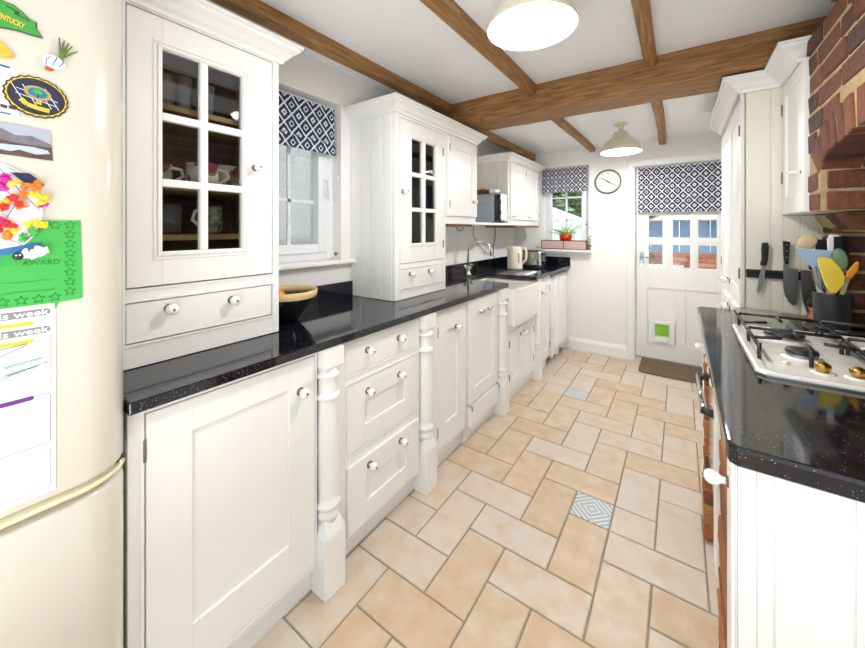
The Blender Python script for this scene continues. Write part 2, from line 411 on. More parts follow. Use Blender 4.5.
# left wall with its window opening
WY0, WY1, WZ0, WZ1 = .72, 1.402, 1.13, 2.035
g = G(); T = .25
g.box(XL-T, XL, -1.8, WY0, 0, Z1); g.box(XL-T, XL, WY1, 4.4, 0, Z1); g.box(XL-T, XL, WY0, WY1, 0, WZ0); g.box(XL-T, XL, WY0, WY1, WZ1, Z1)
struct('wall_left', g, 'wall')
BX0, BX1, BZ0, BZ1 = -1.30, -.80, 1.085, 2.0
DX0, DX1, DZ1 = -.385, .46, 1.95
g = G()
for a in ((XL, BX0, 0, Z1), (BX0, BX1, 0, BZ0), (BX0, BX1, BZ1, Z1), (BX1, DX0, 0, Z1), (DX0, DX1, DZ1, Z1), (DX1, 1.1, 0, Z1)):
    g.box(a[0], a[1], YB, YB+.25, a[2], a[3])
struct('wall_back', g, 'wall')
g = G(); g.box(XR, XR+.2, .80, 4.32, 0, Z1); g.box(1.7, 1.9, -1.8, 1.0, 0, Z1); g.box(XR+.2, 1.7, .80, 1.0, 0, Z1); struct('wall_right', g, 'wall')  # unseen near stretch, and the ceiling over it, added to block the sun
# skirting
g = G(); g.sweep([(-1.0, YB), (-.41, YB)], [(0, 0), (.02, 0), (.02, .095), (.014, .105), (.012, .118), (.005, .125), (0, .125)], 1)
struct('baseboard_back', g, 'white')
# door architrave
g = G()
g.box(-.43, -.385, YB-.018, YB, 0, 1.945); g.box(.46, .505, YB-.018, YB, 0, 1.945); g.box(-.43, .505, YB-.018, YB, 1.945, 1.99)
g.box(-.447, -.431, YB-.026, YB, 0, 2.005); g.box(-.431, .52, YB-.026, YB, 1.991, 2.005)
g.box(-.385, -.37, YB+.001, 4.22, 0, 1.934); g.box(.445, .46, YB+.001, 4.22, 0, 1.934); g.box(-.385, .46, YB+.001, 4.22, 1.935, 1.95)
struct('trim_1', g, 'white', .002)
# window boards
g = G(); g.box(-1.80, -1.585, .70, 1.50, 1.108, 1.132); struct('trim_2', g, 'white', .006)
g = G(); g.prism([(-1.34, 3.99), (-.76, 3.99), (-.76, YB), (-.80, YB), (-.80, 4.20), (-1.30, 4.20), (-1.30, YB), (-1.34, YB)], 'z', 1.062, 1.086)
g.prism([(-1.34, 4.01), (-.78, 4.01), (-.83, YB), (-1.34, YB)], 'z', 1.04, 1.062)
struct('trim_3', g, 'white', .003)

# side window
w = structroot('window_1', (-1.75, 1.06, 1.13))
g = G(); fx0, fx1 = -1.79, -1.70
ringbox(g, 'x', fx0, fx1, WY0, WY1, WZ0+.002, WZ1, .06, .05, .05, .05)
obj('window_frame', g, 'upvc', w, .004)
g = G(); sx0, sx1 = -1.765, -1.685; a, b, c, d = WY0+.06, WY1-.055, WZ0+.045, WZ1-.045
g.box(sx0, sx1, a, a+.06, c, d); g.box(sx0, sx1, b-.06, b, c, d); g.box(sx0, sx1, a+.06, b-.06, c, c+.05); g.box(sx0, sx1, a+.06, b-.06, d-.05, d)
o = obj('sash', g, 'upvc', w, .006)
g = G(); g.box(-1.742, -1.728, a+.06, b-.06, 1.455, 1.473); g.box(-1.742, -1.728, 1.12, 1.138, c+.05, d-.05); obj('glazing_bar', g, 'upvc', o)
g = G().box(-1.738, -1.732, a+.05, b-.05, c+.04, d-.04); obj('pane', g, 'glass', o)
g = G(); g.box(-1.685, -1.672, 1.322, 1.345, 1.50, 1.60); g.tube([(-1.672, 1.333, 1.585), (-1.65, 1.333, 1.58), (-1.645, 1.333, 1.55), (-1.645, 1.333, 1.47)], .008); obj('window_handle', g, 'upvc', w, .002)
g = G(); g.lathe((-1.66, 1.385, 1.165), [(.009, 0), (.011, .003), (.009, .012), (.004, .014)], 14, 'x'); obj('stay_knob', g, 'iron', w)
# back window
w = structroot('window_2', (-1.05, 4.2, 1.086))
g = G(); y0, y1 = 4.15, 4.23
ringbox(g, 'y', y0, y1, BX0, BX1, BZ0+.002, BZ1, .05, .05, .045, .05)
obj('window_frame', g, 'upvc', w, .004)
a, b, c, d = BX0+.045, BX1-.045, BZ0+.04, BZ1-.045; g = G(); y0, y1 = 4.135, 4.2
g.box(a, a+.04, y0, y1, c, d); g.box(b-.04, b, y0, y1, c, d); g.box(a+.04, b-.04, y0, y1, c, c+.04); g.box(a+.04, b-.04, y0, y1, d-.04, d)
o = obj('sash', g, 'upvc', w, .005)
g = G(); g.box(-1.06, -1.042, 4.16, 4.175, c+.04, d-.04)
for z in (1.40, 1.655): g.box(a+.04, b-.04, 4.16, 4.175, z, z+.016)
obj('glazing_bar', g, 'upvc', o)
g = G().box(a+.03, b-.03, 4.166, 4.17, c+.03, d-.03); obj('pane', g, 'glass', o)
g = G(); g.lathe((-.835, 4.135, 1.36), [(.008, 0), (.008, .012), (.004, .014)], 12, '-y'); obj('window_latch', g, 'black', w)

# back door, half glazed
D = structroot('door_1', (0.05, 4.21, 0))
g = G(); dx0, dx1, dy0, dy1 = -.365, .44, 4.19, 4.23
cols = [(-.268, -.105), (-.066, .094), (.133, .293)]; rows = [(.925, 1.165), (1.215, 1.455), (1.505, 1.75)]
g.box(dx0, cols[0][0], dy0, dy1, .015, 1.93); g.box(cols[-1][1], dx1, dy0, dy1, .015, 1.93)
for (a, b), (c, d) in zip(cols, cols[1:]): g.box(b, c, dy0, dy1, .925, 1.75)
g.box(cols[0][0], cols[-1][1], dy0, dy1, 1.75, 1.93)
for (a, b), (c, d) in zip(rows, rows[1:]):
    for q in cols: g.box(q[0], q[1], dy0, dy1, b, c)
g.box(cols[0][0], cols[-1][1], dy0, dy1, .72, .925); g.box(cols[0][0], cols[-1][1], dy0, dy1, .015, .17)
g.box(-.03, .045, dy0, dy1, .17, .72)
g.box(cols[0][0], -.03, dy0+.012, dy1, .17, .72); g.box(.045, cols[-1][1], dy0+.012, dy1, .17, .72)
obj('door_leaf', g, 'white', D, .002)
for q in cols:
    for r in rows:
        g = G(); pb(g, mapB(dy0), q[0], q[1], r[0], r[1], 0, 0.0005)
        g.bm.clear(); molding(g, mapB(dy0), q[0]+.012, q[1]-.012, r[0]+.012, r[1]-.012, -.02, .014, .012)
        f = obj('glazing_bead', g, 'white', D)
        g = G().box(q[0]-.002, q[1]+.002, dy0+.018, dy0+.022, r[0]-.002, r[1]+.002); obj('pane', g, 'glass', f)
g = G(); g.box(-.335, -.300, dy0-.008, dy0, .955, 1.08)
g.tube([(-.318, dy0-.005, 1.025), (-.318, dy0-.045, 1.025)], .009); g.tube([(-.318, dy0-.045, 1.025), (-.27, dy0-.05, 1.027), (-.21, dy0-.045, 1.022)], [.009, .008, .007])
obj('door_handle', g, 'steel', D, .002)
g = G(); g.tube([(-.318, dy0-.012, .99), (-.318, dy0-.02, .985)], .005); g.box(-.324, -.312, dy0-.022, dy0-.02, .93, .985); obj('key', g, 'chrome', D)
g = G(); pb(g, mapB(dy0), -.255, -.205, .175, .4, 0, .02); pb(g, mapB(dy0), -.085, -.04, .175, .4, 0, .02)
pb(g, mapB(dy0), -.205, -.085, .175, .245, 0, .02); pb(g, mapB(dy0), -.205, -.085, .365, .4, 0, .02); pb(g, mapB(dy0), -.19, -.10, .19, .215, .02, .028)
cf = obj('cat_flap', g, 'upvc', D, .008)
g = G(); pb(g, mapB(dy0), -.2, -.09, .25, .36, .002, .008); obj('flap_panel', g, mat('green_clear_plastic', '#8fcf3e', .25), cf)

# ------------------------------------------------------------------ ceiling timbers
def timber(name, label, x0, x1, y0, y1, z0, z1, along, m, group=None, jit=.006, n=16):
    g = G(); rings = []
    rnd = random.Random(hash(label) % 1000 if False else len(label)*7+int(abs(x0)*100))
    for i in range(n+1):
        t = i/n
        j = lambda: rnd.uniform(-jit, jit)
        wv = math.sin(t*5+x0*3)*jit
        if along == 'y':
            y = y0+(y1-y0)*t; c = (x1-x0)*.12; e = j()
            q = [(x0+e+wv, y, z1), (x0+j()*.5+wv, y, z0+c*.7), (x0+c+wv, y, z0+j()*.4), (x1-c+wv, y, z0+j()*.4), (x1+wv, y, z0+c*.7), (x1+wv, y, z1)]
        else:
            x = x0+(x1-x0)*t; c = (y1-y0)*.05
            q = [(x, y0+j()*.6, z1), (x, y0+j()*.6, z0+c), (x, y0+c, z0+j()*.5), (x, y1-c, z0+j()*.5), (x, y1, z0+c), (x, y1, z1)]
        rings.append(q)
    g.loft(rings, True, True, False)
    o = obj(name, g, m, None, .004, 2)
    tag(o, label, 'beam', group); return o
timber('ceiling_beam', 'massive old oak beam crossing the ceiling from wall to wall', XL, XR, 2.24, 2.52, 2.07, Z1+.02, 'x', 'woodx', jit=.005, n=24)
J = 'slim oak joists running along the ceiling'
timber('ceiling_joist', 'oak joist near the camera side of the big beam, left of the large hanging lamp', -.815, -.755, -1.7, 2.26, 2.172, Z1+.01, 'y', 'wood', J)
timber('ceiling_joist', 'oak joist near the camera side of the big beam, right of the large hanging lamp', -.150, -.095, -1.7, 2.26, 2.185, Z1+.01, 'y', 'wood', J)
timber('ceiling_joist', 'oak joist beyond the big beam, ending above the back window side of the clock', -.79, -.735, 2.5, YB-.003, 2.125, Z2+.01, 'y', 'wood', J)
timber('ceiling_joist', 'oak joist beyond the big beam, ending above the back door blind', -.155, -.10, 2.5, YB-.003, 2.122, Z2+.01, 'y', 'wood', J)
timber('ceiling_joist', 'long oak joist along the left wall above the glazed dressers', -1.465, -1.39, -1.7, 2.26, 2.175, Z1+.01, 'y', 'wood', J, .003)
timber('ceiling_joist', 'short oak joist along the left wall above the microwave cupboards', -1.44, -1.375, 2.5, YB-.003, 2.105, Z2+.01, 'y', 'wood', J, .003)

# ------------------------------------------------------------------ left worktop
WT = thing('worktop', 'long polished black granite worktop with upstand along the left wall', 'worktop', (-1.33, 2.1, .88))
g = G(); g.prism([(XL, .27), (-1.035, .27), (-1.035, 2.47), (-1.06, 2.49), (-1.44, 2.50), (-1.44, 2.93), (-1.0, 2.93), (-.985, 2.94), (-.985, YB), (XL, YB)], 'z', .88, .91)
obj('slab', g, 'granite', WT, .003)
g = G(); g.box(XL, XL+.02, .79, 1.487, .91, 1.0); obj('upstand', g, 'granite', WT, .002)
g = G(); g.box(XL, XL+.02, 1.99, YB, .91, 1.0); obj('upstand', g, 'granite', WT, .002)
g = G(); g.box(XL+.02, -.985, YB-.02, YB, .91, 1.0); obj('upstand', g, 'granite', WT, .002)
g = G()
for k in range(6):
    yy = 2.99+.055*k; g.tube([(-1.36, yy, .9105), (-1.08, yy, .9105)], .0028, 6)
obj('drainer_groove', g, 'chrome', WT)

# ------------------------------------------------------------------ left base units
FX = -1.065
def face_frame(g, y0, y1, openings, X=FX, zt=.88, zb=.10, depth=.02):
    """frame ring with rectangular openings (y0,y1,z0,z1), single column"""
    ops = sorted(openings, key=lambda q: q[2])
    a, b = min(q[0] for q in ops), max(q[1] for q in ops)
    g.box(X-depth, X, y0, a, zb, zt); g.box(X-depth, X, b, y1, zb, zt)
    z = zb
    for q in ops: g.box(X-depth, X, a, b, z, q[2]); z = q[3]
    g.box(X-depth, X, a, b, z, zt)
def carcass(label, name, y0, y1, openings, X=FX, plinth=True, cat='cabinet', group='cream base units under the left worktop', zt=.88):
    t = thing(name, label, cat, ((XL+X)/2, (y0+y1)/2, 0), group)
    g = G(); face_frame(g, y0, y1, openings, X, zt)
    obj('face_frame', g, 'paint', t, .0015)
    g = G(); g.box(XL+.02, X-.045, y0+.002, y1-.002, .10, zt-.002); obj('carcass', g, 'paint', t)
    if plinth: g = G(); g.box(XL+.02, X-.035, y0, y1, 0, .10); obj('plinth', g, 'paint', t)
    return t
L = mapL(FX-.02)
def door_on(t, y0, y1, z0, z1, X=FX, rail=.065, knb=None, hy=None, hz=(.22, .75), top=None, bot=None, name='door'):
    g = G(); shaker(g, mapL(X-.02), y0, y1, z0, z1, rail, .023, .009, top, bot)
    d = obj(name, g, 'paint', t, .0015)
    if knb: knob(d, (X+.003, knb[0], knb[1]))
    if hy is not None:
        for q in hz: hinge(d, (X+.003, hy, z0+(z1-z0)*q))
    return d
def bead(t, y0, y1, z0, z1, X=FX):
    g = G(); molding(g, mapL(X), y0, y1, z0, z1, 0, .004, .006); return obj('bead', g, 'paint', t)
t = carcass('cream base cupboard with one large panelled door, next to the fridge', 'base_cabinet', .275, .803, [(.308, .797, .125, .862)])
bead(t, .305, .797, .122, .865)
door_on(t, .310, .795, .128, .86, rail=.10, knb=(.735, .757), hy=.307, hz=(.13, .88), top=.085, bot=.13)
t = carcass('cream drawer unit with three drawers between two turned pilasters', 'drawer_unit', .897, 1.410, [(.940, 1.400, .735, .858), (.940, 1.400, .42, .695), (.940, 1.400, .105, .375)])
for k, (z0, z1) in enumerate(((.737, .856), (.422, .693), (.112, .378))):
    g = G()
    if k == 0: pb(g, L, .942, 1.398, z0, z1, 0, .02)
    else: shaker(g, L, .942, 1.398, z0, z1, .10, .023 if k == 1 else .032, .007, .09, .085)
    d = obj('drawer', g, 'paint', t, .0015)
    zz = (.808, .64, .338)[k]
    for yy in (1.055, 1.255): knob(d, (FX+(.0 if k < 2 else .012), yy, zz))
bead(t, .938, 1.402, .733, .86); bead(t, .938, 1.402, .418, .697)
t = carcass('narrow cream base cupboard with slim panelled door, left of the dishwasher', 'base_cabinet', 1.504, 1.885, [(1.575, 1.865, .125, .858)])
bead(t, 1.572, 1.868, .122, .861)
door_on(t, 1.577, 1.863, .128, .856, rail=.085, knb=(1.762, .748), hy=1.574, hz=(.12, .86), top=.11, bot=.11)
# dishwasher
t = thing('dishwasher', 'built-in dishwasher behind a tall plain cream door with a drop kickboard', 'dishwasher', (-1.3, 2.1, 0))
g = G().box(XL+.03, FX-.03, 1.892, 2.318, .02, .875); obj('body', g, 'paint', t)
g = G(); shaker(g, mapL(FX-.03), 1.90, 2.312, .235, .872, .075, .045, .008, .10, .09)
d = obj('door', g, 'paint', t, .0015)
for yy in (2.04, 2.16):
    g = G(); g.lathe((FX+.013, yy, .78), [(.012, 0), (.008, .004), (.006, .016)], 14, 'x'); g.tube([(FX+.03, yy-.035, .785), (FX+.034, yy, .778), (FX+.03, yy+.035, .785)], .006); obj('handle', g, 'chrome', d)
g = G(); g.prism([(1.90, .10), (2.312, .10), (2.312, .225), (1.90, .225)], 'x', FX-.03, FX+.022); obj('kickboard', g, 'paint', t, .003)
g = G().box(FX-.05, FX-.02, 1.89, 2.32, 0, .1); obj('plinth', g, 'paint', t)
for yy in (1.908, 2.30):
    g = G(); g.tube([(FX+.012, yy, .235), (FX+.03, yy, .225), (FX+.03, yy, .205)], .006); obj('hinge', g, 'chrome', d)
# sink unit
SX = -1.03
t = carcass('cream sink cupboard with two small panelled doors under the white butler sink', 'sink_cabinet', 2.414, 3.031, [(2.46, 2.99, .125, .545)], X=SX, zt=.60)
for (a, b, k) in ((2.463, 2.722, 2.69), (2.728, 2.987, 2.76)):
    door_on(t, a, b, .128, .542, X=SX, rail=.06, knb=(k, .485), hy=a if k < 2.7 else b, hz=(.2, .8))
# far unit and curtain
FX2 = -1.02
t = carcass('slim cream base cupboard between the last pilaster and the curtain', 'base_cabinet', 3.13, 3.43, [(3.15, 3.41, .125, .855)], X=FX2)
door_on(t, 3.152, 3.408, .128, .853, X=FX2, rail=.06, knb=(3.19, .735), hy=3.41, hz=(.12, .86))
g = G(); n = 90; front = []; 
def cw(tt, z): return -1.03+.022*math.sin(tt*PI*2*6.5+.6*math.sin(z*4))*(.35+.65*(1-z/.86))+.01*math.sin(tt*23)
for zi in range(9):
    z = .85-(.79)*zi/8
    a = [(cw(i/n, z), 3.455+(4.045-3.455)*i/n, z+.01*math.sin(i/n*14)*(zi == 8)) for i in range(n+1)]
    b = [(q[0]-.004, q[1], q[2]) for q in a[::-1]]
    front.append(a+b)
g.loft(front, True, True, True)
tag(obj('curtain', g, 'cloth'), 'white gathered cotton curtain hanging under the far end of the left worktop', 'curtain')
# pilasters
def pilaster(x, y, label, group='turned pilasters between the left base units'):
    t = thing('turned_pilaster', label, 'pilaster', (x, y, 0), group)
    w = .046
    g = G(); g.box(x-w, x+w, y-w, y+w, 0, .215)
    g.loft([[(x-w, y-w, .215), (x+w, y-w, .215), (x+w, y+w, .215), (x-w, y+w, .215)], [(x-.03, y-.03, .262), (x+.03, y-.03, .262), (x+.03, y+.03, .262), (x-.03, y+.03, .262)]], True, True, False)
    obj('foot_block', g, 'paint', t, .003)
    pr = [(.034, .25), (.036, .262), (.041, .270), (.042, .280), (.036, .290), (.036, .300), (.0445, .305), (.0455, .312), (.0445, .319), (.037, .324), (.037, .345), (.039, .45), (.0395, .54), (.0385, .62), (.0365, .688), (.0375, .694), (.0445, .698), (.0455, .704), (.0445, .710), (.0375, .714), (.0365, .72), (.0365, .770), (.0375, .773), (.0445, .777), (.0455, .782), (.0445, .787), (.036, .792), (.037, .81)]
    g = G().lathe((x, y, 0), pr, 28); obj('column', g, 'paint', t)
    g = G(); g.loft([[(x-.03, y-.03, .795), (x+.03, y-.03, .795), (x+.03, y+.03, .795), (x-.03, y+.03, .795)], [(x-.042, y-.042, .815), (x+.042, y-.042, .815), (x+.042, y+.042, .815), (x-.042, y+.042, .815)], [(x-.042, y-.042, .88), (x+.042, y-.042, .88), (x+.042, y+.042, .88), (x-.042, y+.042, .88)]], True, True, False)
    obj('capital_block', g, 'paint', t, .002)
    g = G(); g.box(x-.075, x-.0465, y-.0455, y+.0455, 0, .879); obj('backing_board', g, 'paint', t)
    return t
p0 = pilaster(-1.061, .85, 'turned cream pilaster between the large door cupboard and the drawers')
PG = 'turned pilasters between the left base units'
dup(p0, (-1.061, 1.457, 0), 'turned cream pilaster between the drawer unit and the narrow cupboard', PG)
dup(p0, (-1.050, 2.367, 0), 'turned cream pilaster between the dishwasher and the butler sink', PG)
dup(p0, (-1.040, 3.078, 0), 'turned cream pilaster at the far side of the butler sink', PG)

# butler sink and tap
t = thing('butler_sink', 'deep white ceramic butler sink with exposed front', 'sink', (-1.22, 2.725, .6))
g = G(); a0, a1, b0, b1 = -1.47, -.975, 2.43, 2.995
g.box(a1-.03, a1, b0, b1, .60, .865); g.box(a0, a0+.03, b0, b1, .60, .865); g.box(a0+.03, a1-.03, b0, b0+.03, .60, .865); g.box(a0+.03, a1-.03, b1-.03, b1, .60, .865); g.box(a0+.03, a1-.03, b0+.03, b1-.03, .60, .63)
obj('basin', g, 'ceramic', t, .007, 3)
g = G().lathe((-1.22, 2.71, .63), [(.03, 0), (.03, .003), (.02, .003)], 20); obj('waste', g, 'chrome', t)
t = thing('tap', 'tall chrome mixer tap with a swan neck spout and cross handles', 'tap', (-1.515, 2.72, .91))
c = (-1.515, 2.72, .91)
g = G(); g.lathe(c, [(.028, 0), (.028, .006), (.018, .012), (.016, .05), (.02, .058), (.02, .07), (.012, .078)], 20); obj('tap_body', g, 'chrome', t)
pts = [(-1.515, 2.72, .98), (-1.515, 2.72, 1.12)]
for k in range(0, 11): a = PI*k/10; pts.append((-1.515+.10*(1-math.cos(a))*.85, 2.72+.10*(1-math.cos(a))*.5, 1.12+.085*math.sin(a)))
pts.append((pts[-1][0], pts[-1][1], 1.075))
g = G().tube(pts, .009, 12); obj('spout', g, 'chrome', t)
for sgn in (-1, 1):
    g = G(); hx, hy = -1.515, 2.72+sgn*.055; g.tube([(-1.515, 2.72, .945), (hx, hy-.01*sgn, .965), (hx, hy, .985)], .008)
    g.tube([(hx-.022, hy, .99), (hx+.022, hy, .99)], .005); g.tube([(hx, hy-.022, .99), (hx, hy+.022, .99)], .005); g.ball((hx, hy, .993), .009)
    obj('cross_handle', g, ['chrome'], t)

# ------------------------------------------------------------------ cabinets on the left wall
CX = -1.28
def glazed_door(t, y0, y1, z0, z1, py, pz, muny, munz, knb=None, hy=None):
    """door with a glazed opening py x pz and glazing bars"""
    mp = mapL(CX-.022); g = G()
    pb(g, mp, y0, py[0], z0, z1, 0, .024); pb(g, mp, py[1], y1, z0, z1, 0, .024)
    pb(g, mp, py[0], py[1], z0, pz[0], 0, .024); pb(g, mp, py[0], py[1], pz[1], z1, 0, .024)
    molding(g, mp, py[0]-.003, py[1]+.003, pz[0]-.003, pz[1]+.003, .024, .005, .010); molding(g, mp, py[0]-.016, py[1]+.016, pz[0]-.016, pz[1]+.016, .024, .003, .008)
    d = obj('door', g, 'paint', t, .0015)
    g = G()
    for a in muny: pb(g, mp, a-.012, a+.012, pz[0], pz[1], .004, .026)
    for a in munz: pb(g, mp, py[0], py[1], a-.012, a+.012, .005, .0255)
    obj('glazing_bar', g, 'paint', d, .003)
    g = G(); pb(g, mp, py[0]-.004, py[1]+.004, pz[0]-.004, pz[1]+.004, .008, .011); obj('pane', g, 'cabglass', d)
    if knb: knob(d, (CX+.002, *knb), s=.9)
    if hy is not None:
        for q in (.12, .86): hinge(d, (CX+.003, hy, z0+(z1-z0)*q), .05)
    return d
def hollow(t, y0, y1, z0, z1, shelves, op, side=True):
    """open-fronted box with dark inside; op = front opening"""
    g = G()
    g.m(0).box(XL+.002, CX-.022, y0, y0+.012, z0, z1); g.box(XL+.002, CX-.022, y1-.012, y1, z0, z1); g.box(XL+.002, CX-.022, y0, y1, z1-.015, z1); g.box(XL+.002, CX-.022, y0, y1, z0, z0+.012)
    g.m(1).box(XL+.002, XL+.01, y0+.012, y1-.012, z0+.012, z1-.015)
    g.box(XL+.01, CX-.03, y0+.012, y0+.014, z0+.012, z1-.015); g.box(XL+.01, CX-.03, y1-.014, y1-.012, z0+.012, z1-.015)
    o = obj('carcass', g, ['paint', 'cabin'], t)
    g = G(); 
    g.box(CX-.022, CX, y0, op[0], z0, z1); g.box(CX-.022, CX, op[1], y1, z0, z1); zz = z0
    for q in sorted(op[2]): g.box(CX-.022, CX, op[0], op[1], zz, q[0]); zz = q[1]
    g.box(CX-.022, CX, op[0], op[1], zz, z1)
    obj('face_frame', g, 'paint', t, .0015)
    for s in shelves:
        g = G().box(XL+.012, CX-.03, y0+.014, y1-.014, s-.018, s); obj('shelf', g, 'shelfwood', t, .001)
# near dresser
t = thing('dresser_cabinet', 'cream glazed dresser cabinet on the worktop beside the fridge, six window panes', 'cabinet', (-1.45, .53, .911))
hollow(t, .275, .792, .912, 1.955, [1.292, 1.452, 1.70], (.325, .765, [(.98, 1.10), (1.138, 1.948)]))
glazed_door(t, .328, .762, 1.142, 1.945, (.413, .650), (1.242, 1.852), [.527], [1.45, 1.65], knb=(.696, 1.534))
g = G(); pb(g, mapL(CX-.022), .328, .762, .984, 1.097, 0, .021); d = obj('drawer', g, 'paint', t, .0015)
knob(d, (CX, .43, 1.068)); knob(d, (CX, .615, 1.064))
g = G(); molding(g, mapL(CX), .325, .765, .981, 1.10, 0, .004, .006); molding(g, mapL(CX), .325, .765, 1.138, 1.948, 0, .004, .006); obj('bead', g, 'paint', t)
cornice(t, [(CX, .275), (CX, .792), (XL+.003, .792)], 1.952, 1)
# far dresser
t = thing('dresser_cabinet', 'cream glazed dresser cabinet standing on the worktop right of the side window', 'cabinet', (-1.45, 1.74, .911))
hollow(t, 1.487, 1.99, .912, 1.955, [1.34, 1.52, 1.68], (1.518, 1.958, [(.965, 1.085), (1.112, 1.935)]))
glazed_door(t, 1.522, 1.955, 1.116, 1.932, (1.622, 1.877), (1.226, 1.838), [1.748], [1.424, 1.63], knb=(1.54, 1.52), hy=1.957)
g = G(); pb(g, mapL(CX-.022), 1.522, 1.955, .969, 1.082, 0, .021); d = obj('drawer', g, 'paint', t, .0015)
knob(d, (CX, 1.61, 1.05), s=.85); knob(d, (CX, 1.80, 1.05), s=.85)
g = G(); molding(g, mapL(CX), 1.52, 1.957, .967, 1.084, 0, .004, .006); obj('bead', g, 'paint', t)
g = G(); boards(g, 'y', 1.474, .013, XL+.004, CX-.02, .912, 1.955, .082); g.box(CX-.03, CX, 1.478, 1.489, .912, 1.955); obj('side_panel', g, 'paint', t, .002)
cornice(t, [(CX, 1.99), (CX, 1.476), (XL+.003, 1.476)][::-1], 1.952, -1 if False else 1) if False else None
g = G().sweep([(XL+.003, 1.476), (CX, 1.476), (CX, 1.99)], [(a, 1.952+b) for a, b in CORN], 1); obj('cornice', g, 'paint', t)
# small wall cupboard
t = thing('wall_cupboard', 'small cream wall cupboard joined to the far dresser, single panelled door', 'cupboard', (-1.45, 2.2, 1.33))
g = G(); g.box(XL+.002, CX-.002, 1.992, 2.42, 1.345, 1.955); obj('carcass', g, 'paint', t, .002)
g = G(); shaker(g, mapL(CX-.002), 2.012, 2.405, 1.40, 1.935, .075, .02, .008, .075, .1); d = obj('door', g, 'paint', t, .0015)
knob(d, (CX+.018, 2.345, 1.51), s=.8)
for q in (1.48, 1.86): hinge(d, (CX+.018, 2.016, q), .05)
g = G().box(XL+.02, CX-.03, 2.0, 2.41, 1.328, 1.345); obj('underside_board', g, 'underwood', t)
g = G().sweep([(CX, 1.99), (CX, 2.42), (XL+.003, 2.42)], [(a, 1.952+b) for a, b in CORN], 1); obj('cornice', g, 'paint', t)
# open shelf
tag(obj('shelf', G().box(XL+.002, CX+.002, 2.421, 3.088, 1.343, 1.363), 'paint', None, .002), 'white open shelf carrying the microwave between two wall cupboards', 'shelf')
# double wall cupboard
t = thing('wall_cupboard', 'cream double-door wall cupboard between the microwave and the back window', 'cupboard', (-1.45, 3.5, 1.33))
CX3 = -1.30
g = G(); g.box(XL+.002, CX3-.002, 3.104, 3.93, 1.345, 1.945); obj('carcass', g, 'paint', t, .002)
g = G(); boards(g, 'y', 3.09, .014, XL+.003, CX3-.002, 1.345, 1.945, .055); obj('side_panel', g, 'tg', t, .001)  # same cream as the carcass, its shadow put into the darker colour
for a, b, k, hh in ((3.12, 3.505, 3.165, 3.505), (3.515, 3.905, 3.575, 3.905)):
    g = G(); shaker(g, mapL(CX3-.002), a, b, 1.40, 1.93, .07, .02, .008); d = obj('door', g, 'paint', t, .0015)
    knob(d, (CX3+.018, k, 1.43), s=.8)
    for q in (1.46, 1.87): hinge(d, (CX3+.018, hh, q), .05)
g = G().box(XL+.02, CX3+.01, 3.25, 3.93, 1.325, 1.345); obj('underside_board', g, 'underwood', t)
g = G().sweep([(XL+.003, 3.09), (CX3, 3.09), (CX3, 3.93), (XL+.003, 3.93)], [(a, 1.94+b*.9) for a, b in CORN], 1); obj('cornice', g, 'paint', t)
# boarding behind the sink
g = G(); boards(g, 'x', XL+.012, .010, 1.995, 4.04, 1.0, 1.343, .36); struct('trim_4', g, 'wall')

# ------------------------------------------------------------------ fridge freezer
F = thing('fridge_freezer', 'tall cream fridge freezer with curved doors, covered in magnets and papers', 'fridge', (-1.3, -.034, 0))
half = [(.221, -.983), (.236, -.9865), (.255, -.994), (.272, -1.006), (.285, -1.02), (.295, -1.04), (.299, -1.065), (.299, -1.10)]
YC = -.034
prof = [(x, YC-y) for y, x in half[::-1]]+[(x, YC+y) for y, x in half]
def fdoor(name, z0, z1):
    g = G(); ins = .008
    def ring(z, k): return [(x-(k if x > -1.09 else 0), YC+(y-YC)*(1-k/.3), z) for x, y in prof]
    g.loft([ring(z0, ins), ring(z0+.006, .002), ring(z0+.012, 0), ring(z1-.012, 0), ring(z1-.006, .002), ring(z1, ins)], True, True, True)
    o = obj(name, g, 'fridge', F); return o
ud = fdoor('upper_door', .793, 1.93); ld = fdoor('lower_door', .06, .768)
g = G().box(-1.62, -1.102, YC-.297, YC+.297, .02, 1.93); obj('body', g, 'fridge', F, .004)
g = G(); g.loft([[(x-.02, YC+(y-YC)*.97, z) for x, y in prof] for z in (.766, .795)], True, True, True); obj('handle_recess', g, 'fridge_trim', F)
g = G(); g.tube([(x+.001, YC+(y-YC)*.995, .7855) for x, y in prof[2:-2]], .005, 8); obj('trim_strip', g, 'fridge_trim', F)
for yy in (-.25, .18):
    g = G().lathe((-1.15, yy, 0), [(.02, 0), (.02, .02)], 12); obj('foot', g, 'black', F)
    g = G().lathe((-1.55, yy, 0), [(.02, 0), (.02, .02)], 12); obj('foot', g, 'black', F)
FXM = -.9822
def flat(pts, k0=0, k1=1, g=None, mi=0):
    g = g or G(); g.m(mi).prism(pts, 'x', FXM+k0*.001, FXM+k1*.001); return g
def ell(cy, cz, ry, rz, n=36, rot=0, sc=0, k=0):
    out = []
    for i in range(n):
        a = 2*PI*i/n; f = 1+(sc*math.cos(a*k) if k else 0); u, v = ry*math.cos(a)*f, rz*math.sin(a)*f
        out.append((cy+u*math.cos(rot)-v*math.sin(rot), cz+u*math.sin(rot)+v*math.cos(rot)))
    return out
def stroke(g, pts, w, k=1.2, mi=0):
    """thin ribbon drawn on the fridge plane"""
    g.m(mi)
    for (a, b), (c, d) in zip(pts, pts[1:]):
        dx, dy = c-a, d-b; L_ = math.hypot(dx, dy) or 1; nx, ny = -dy/L_*w/2, dx/L_*w/2
        g.prism([(a+nx, b+ny), (a-nx, b-ny), (c-nx, d-ny), (c+nx, d+ny)], 'x', FXM+k*.001, FXM+(k+.25)*.001)
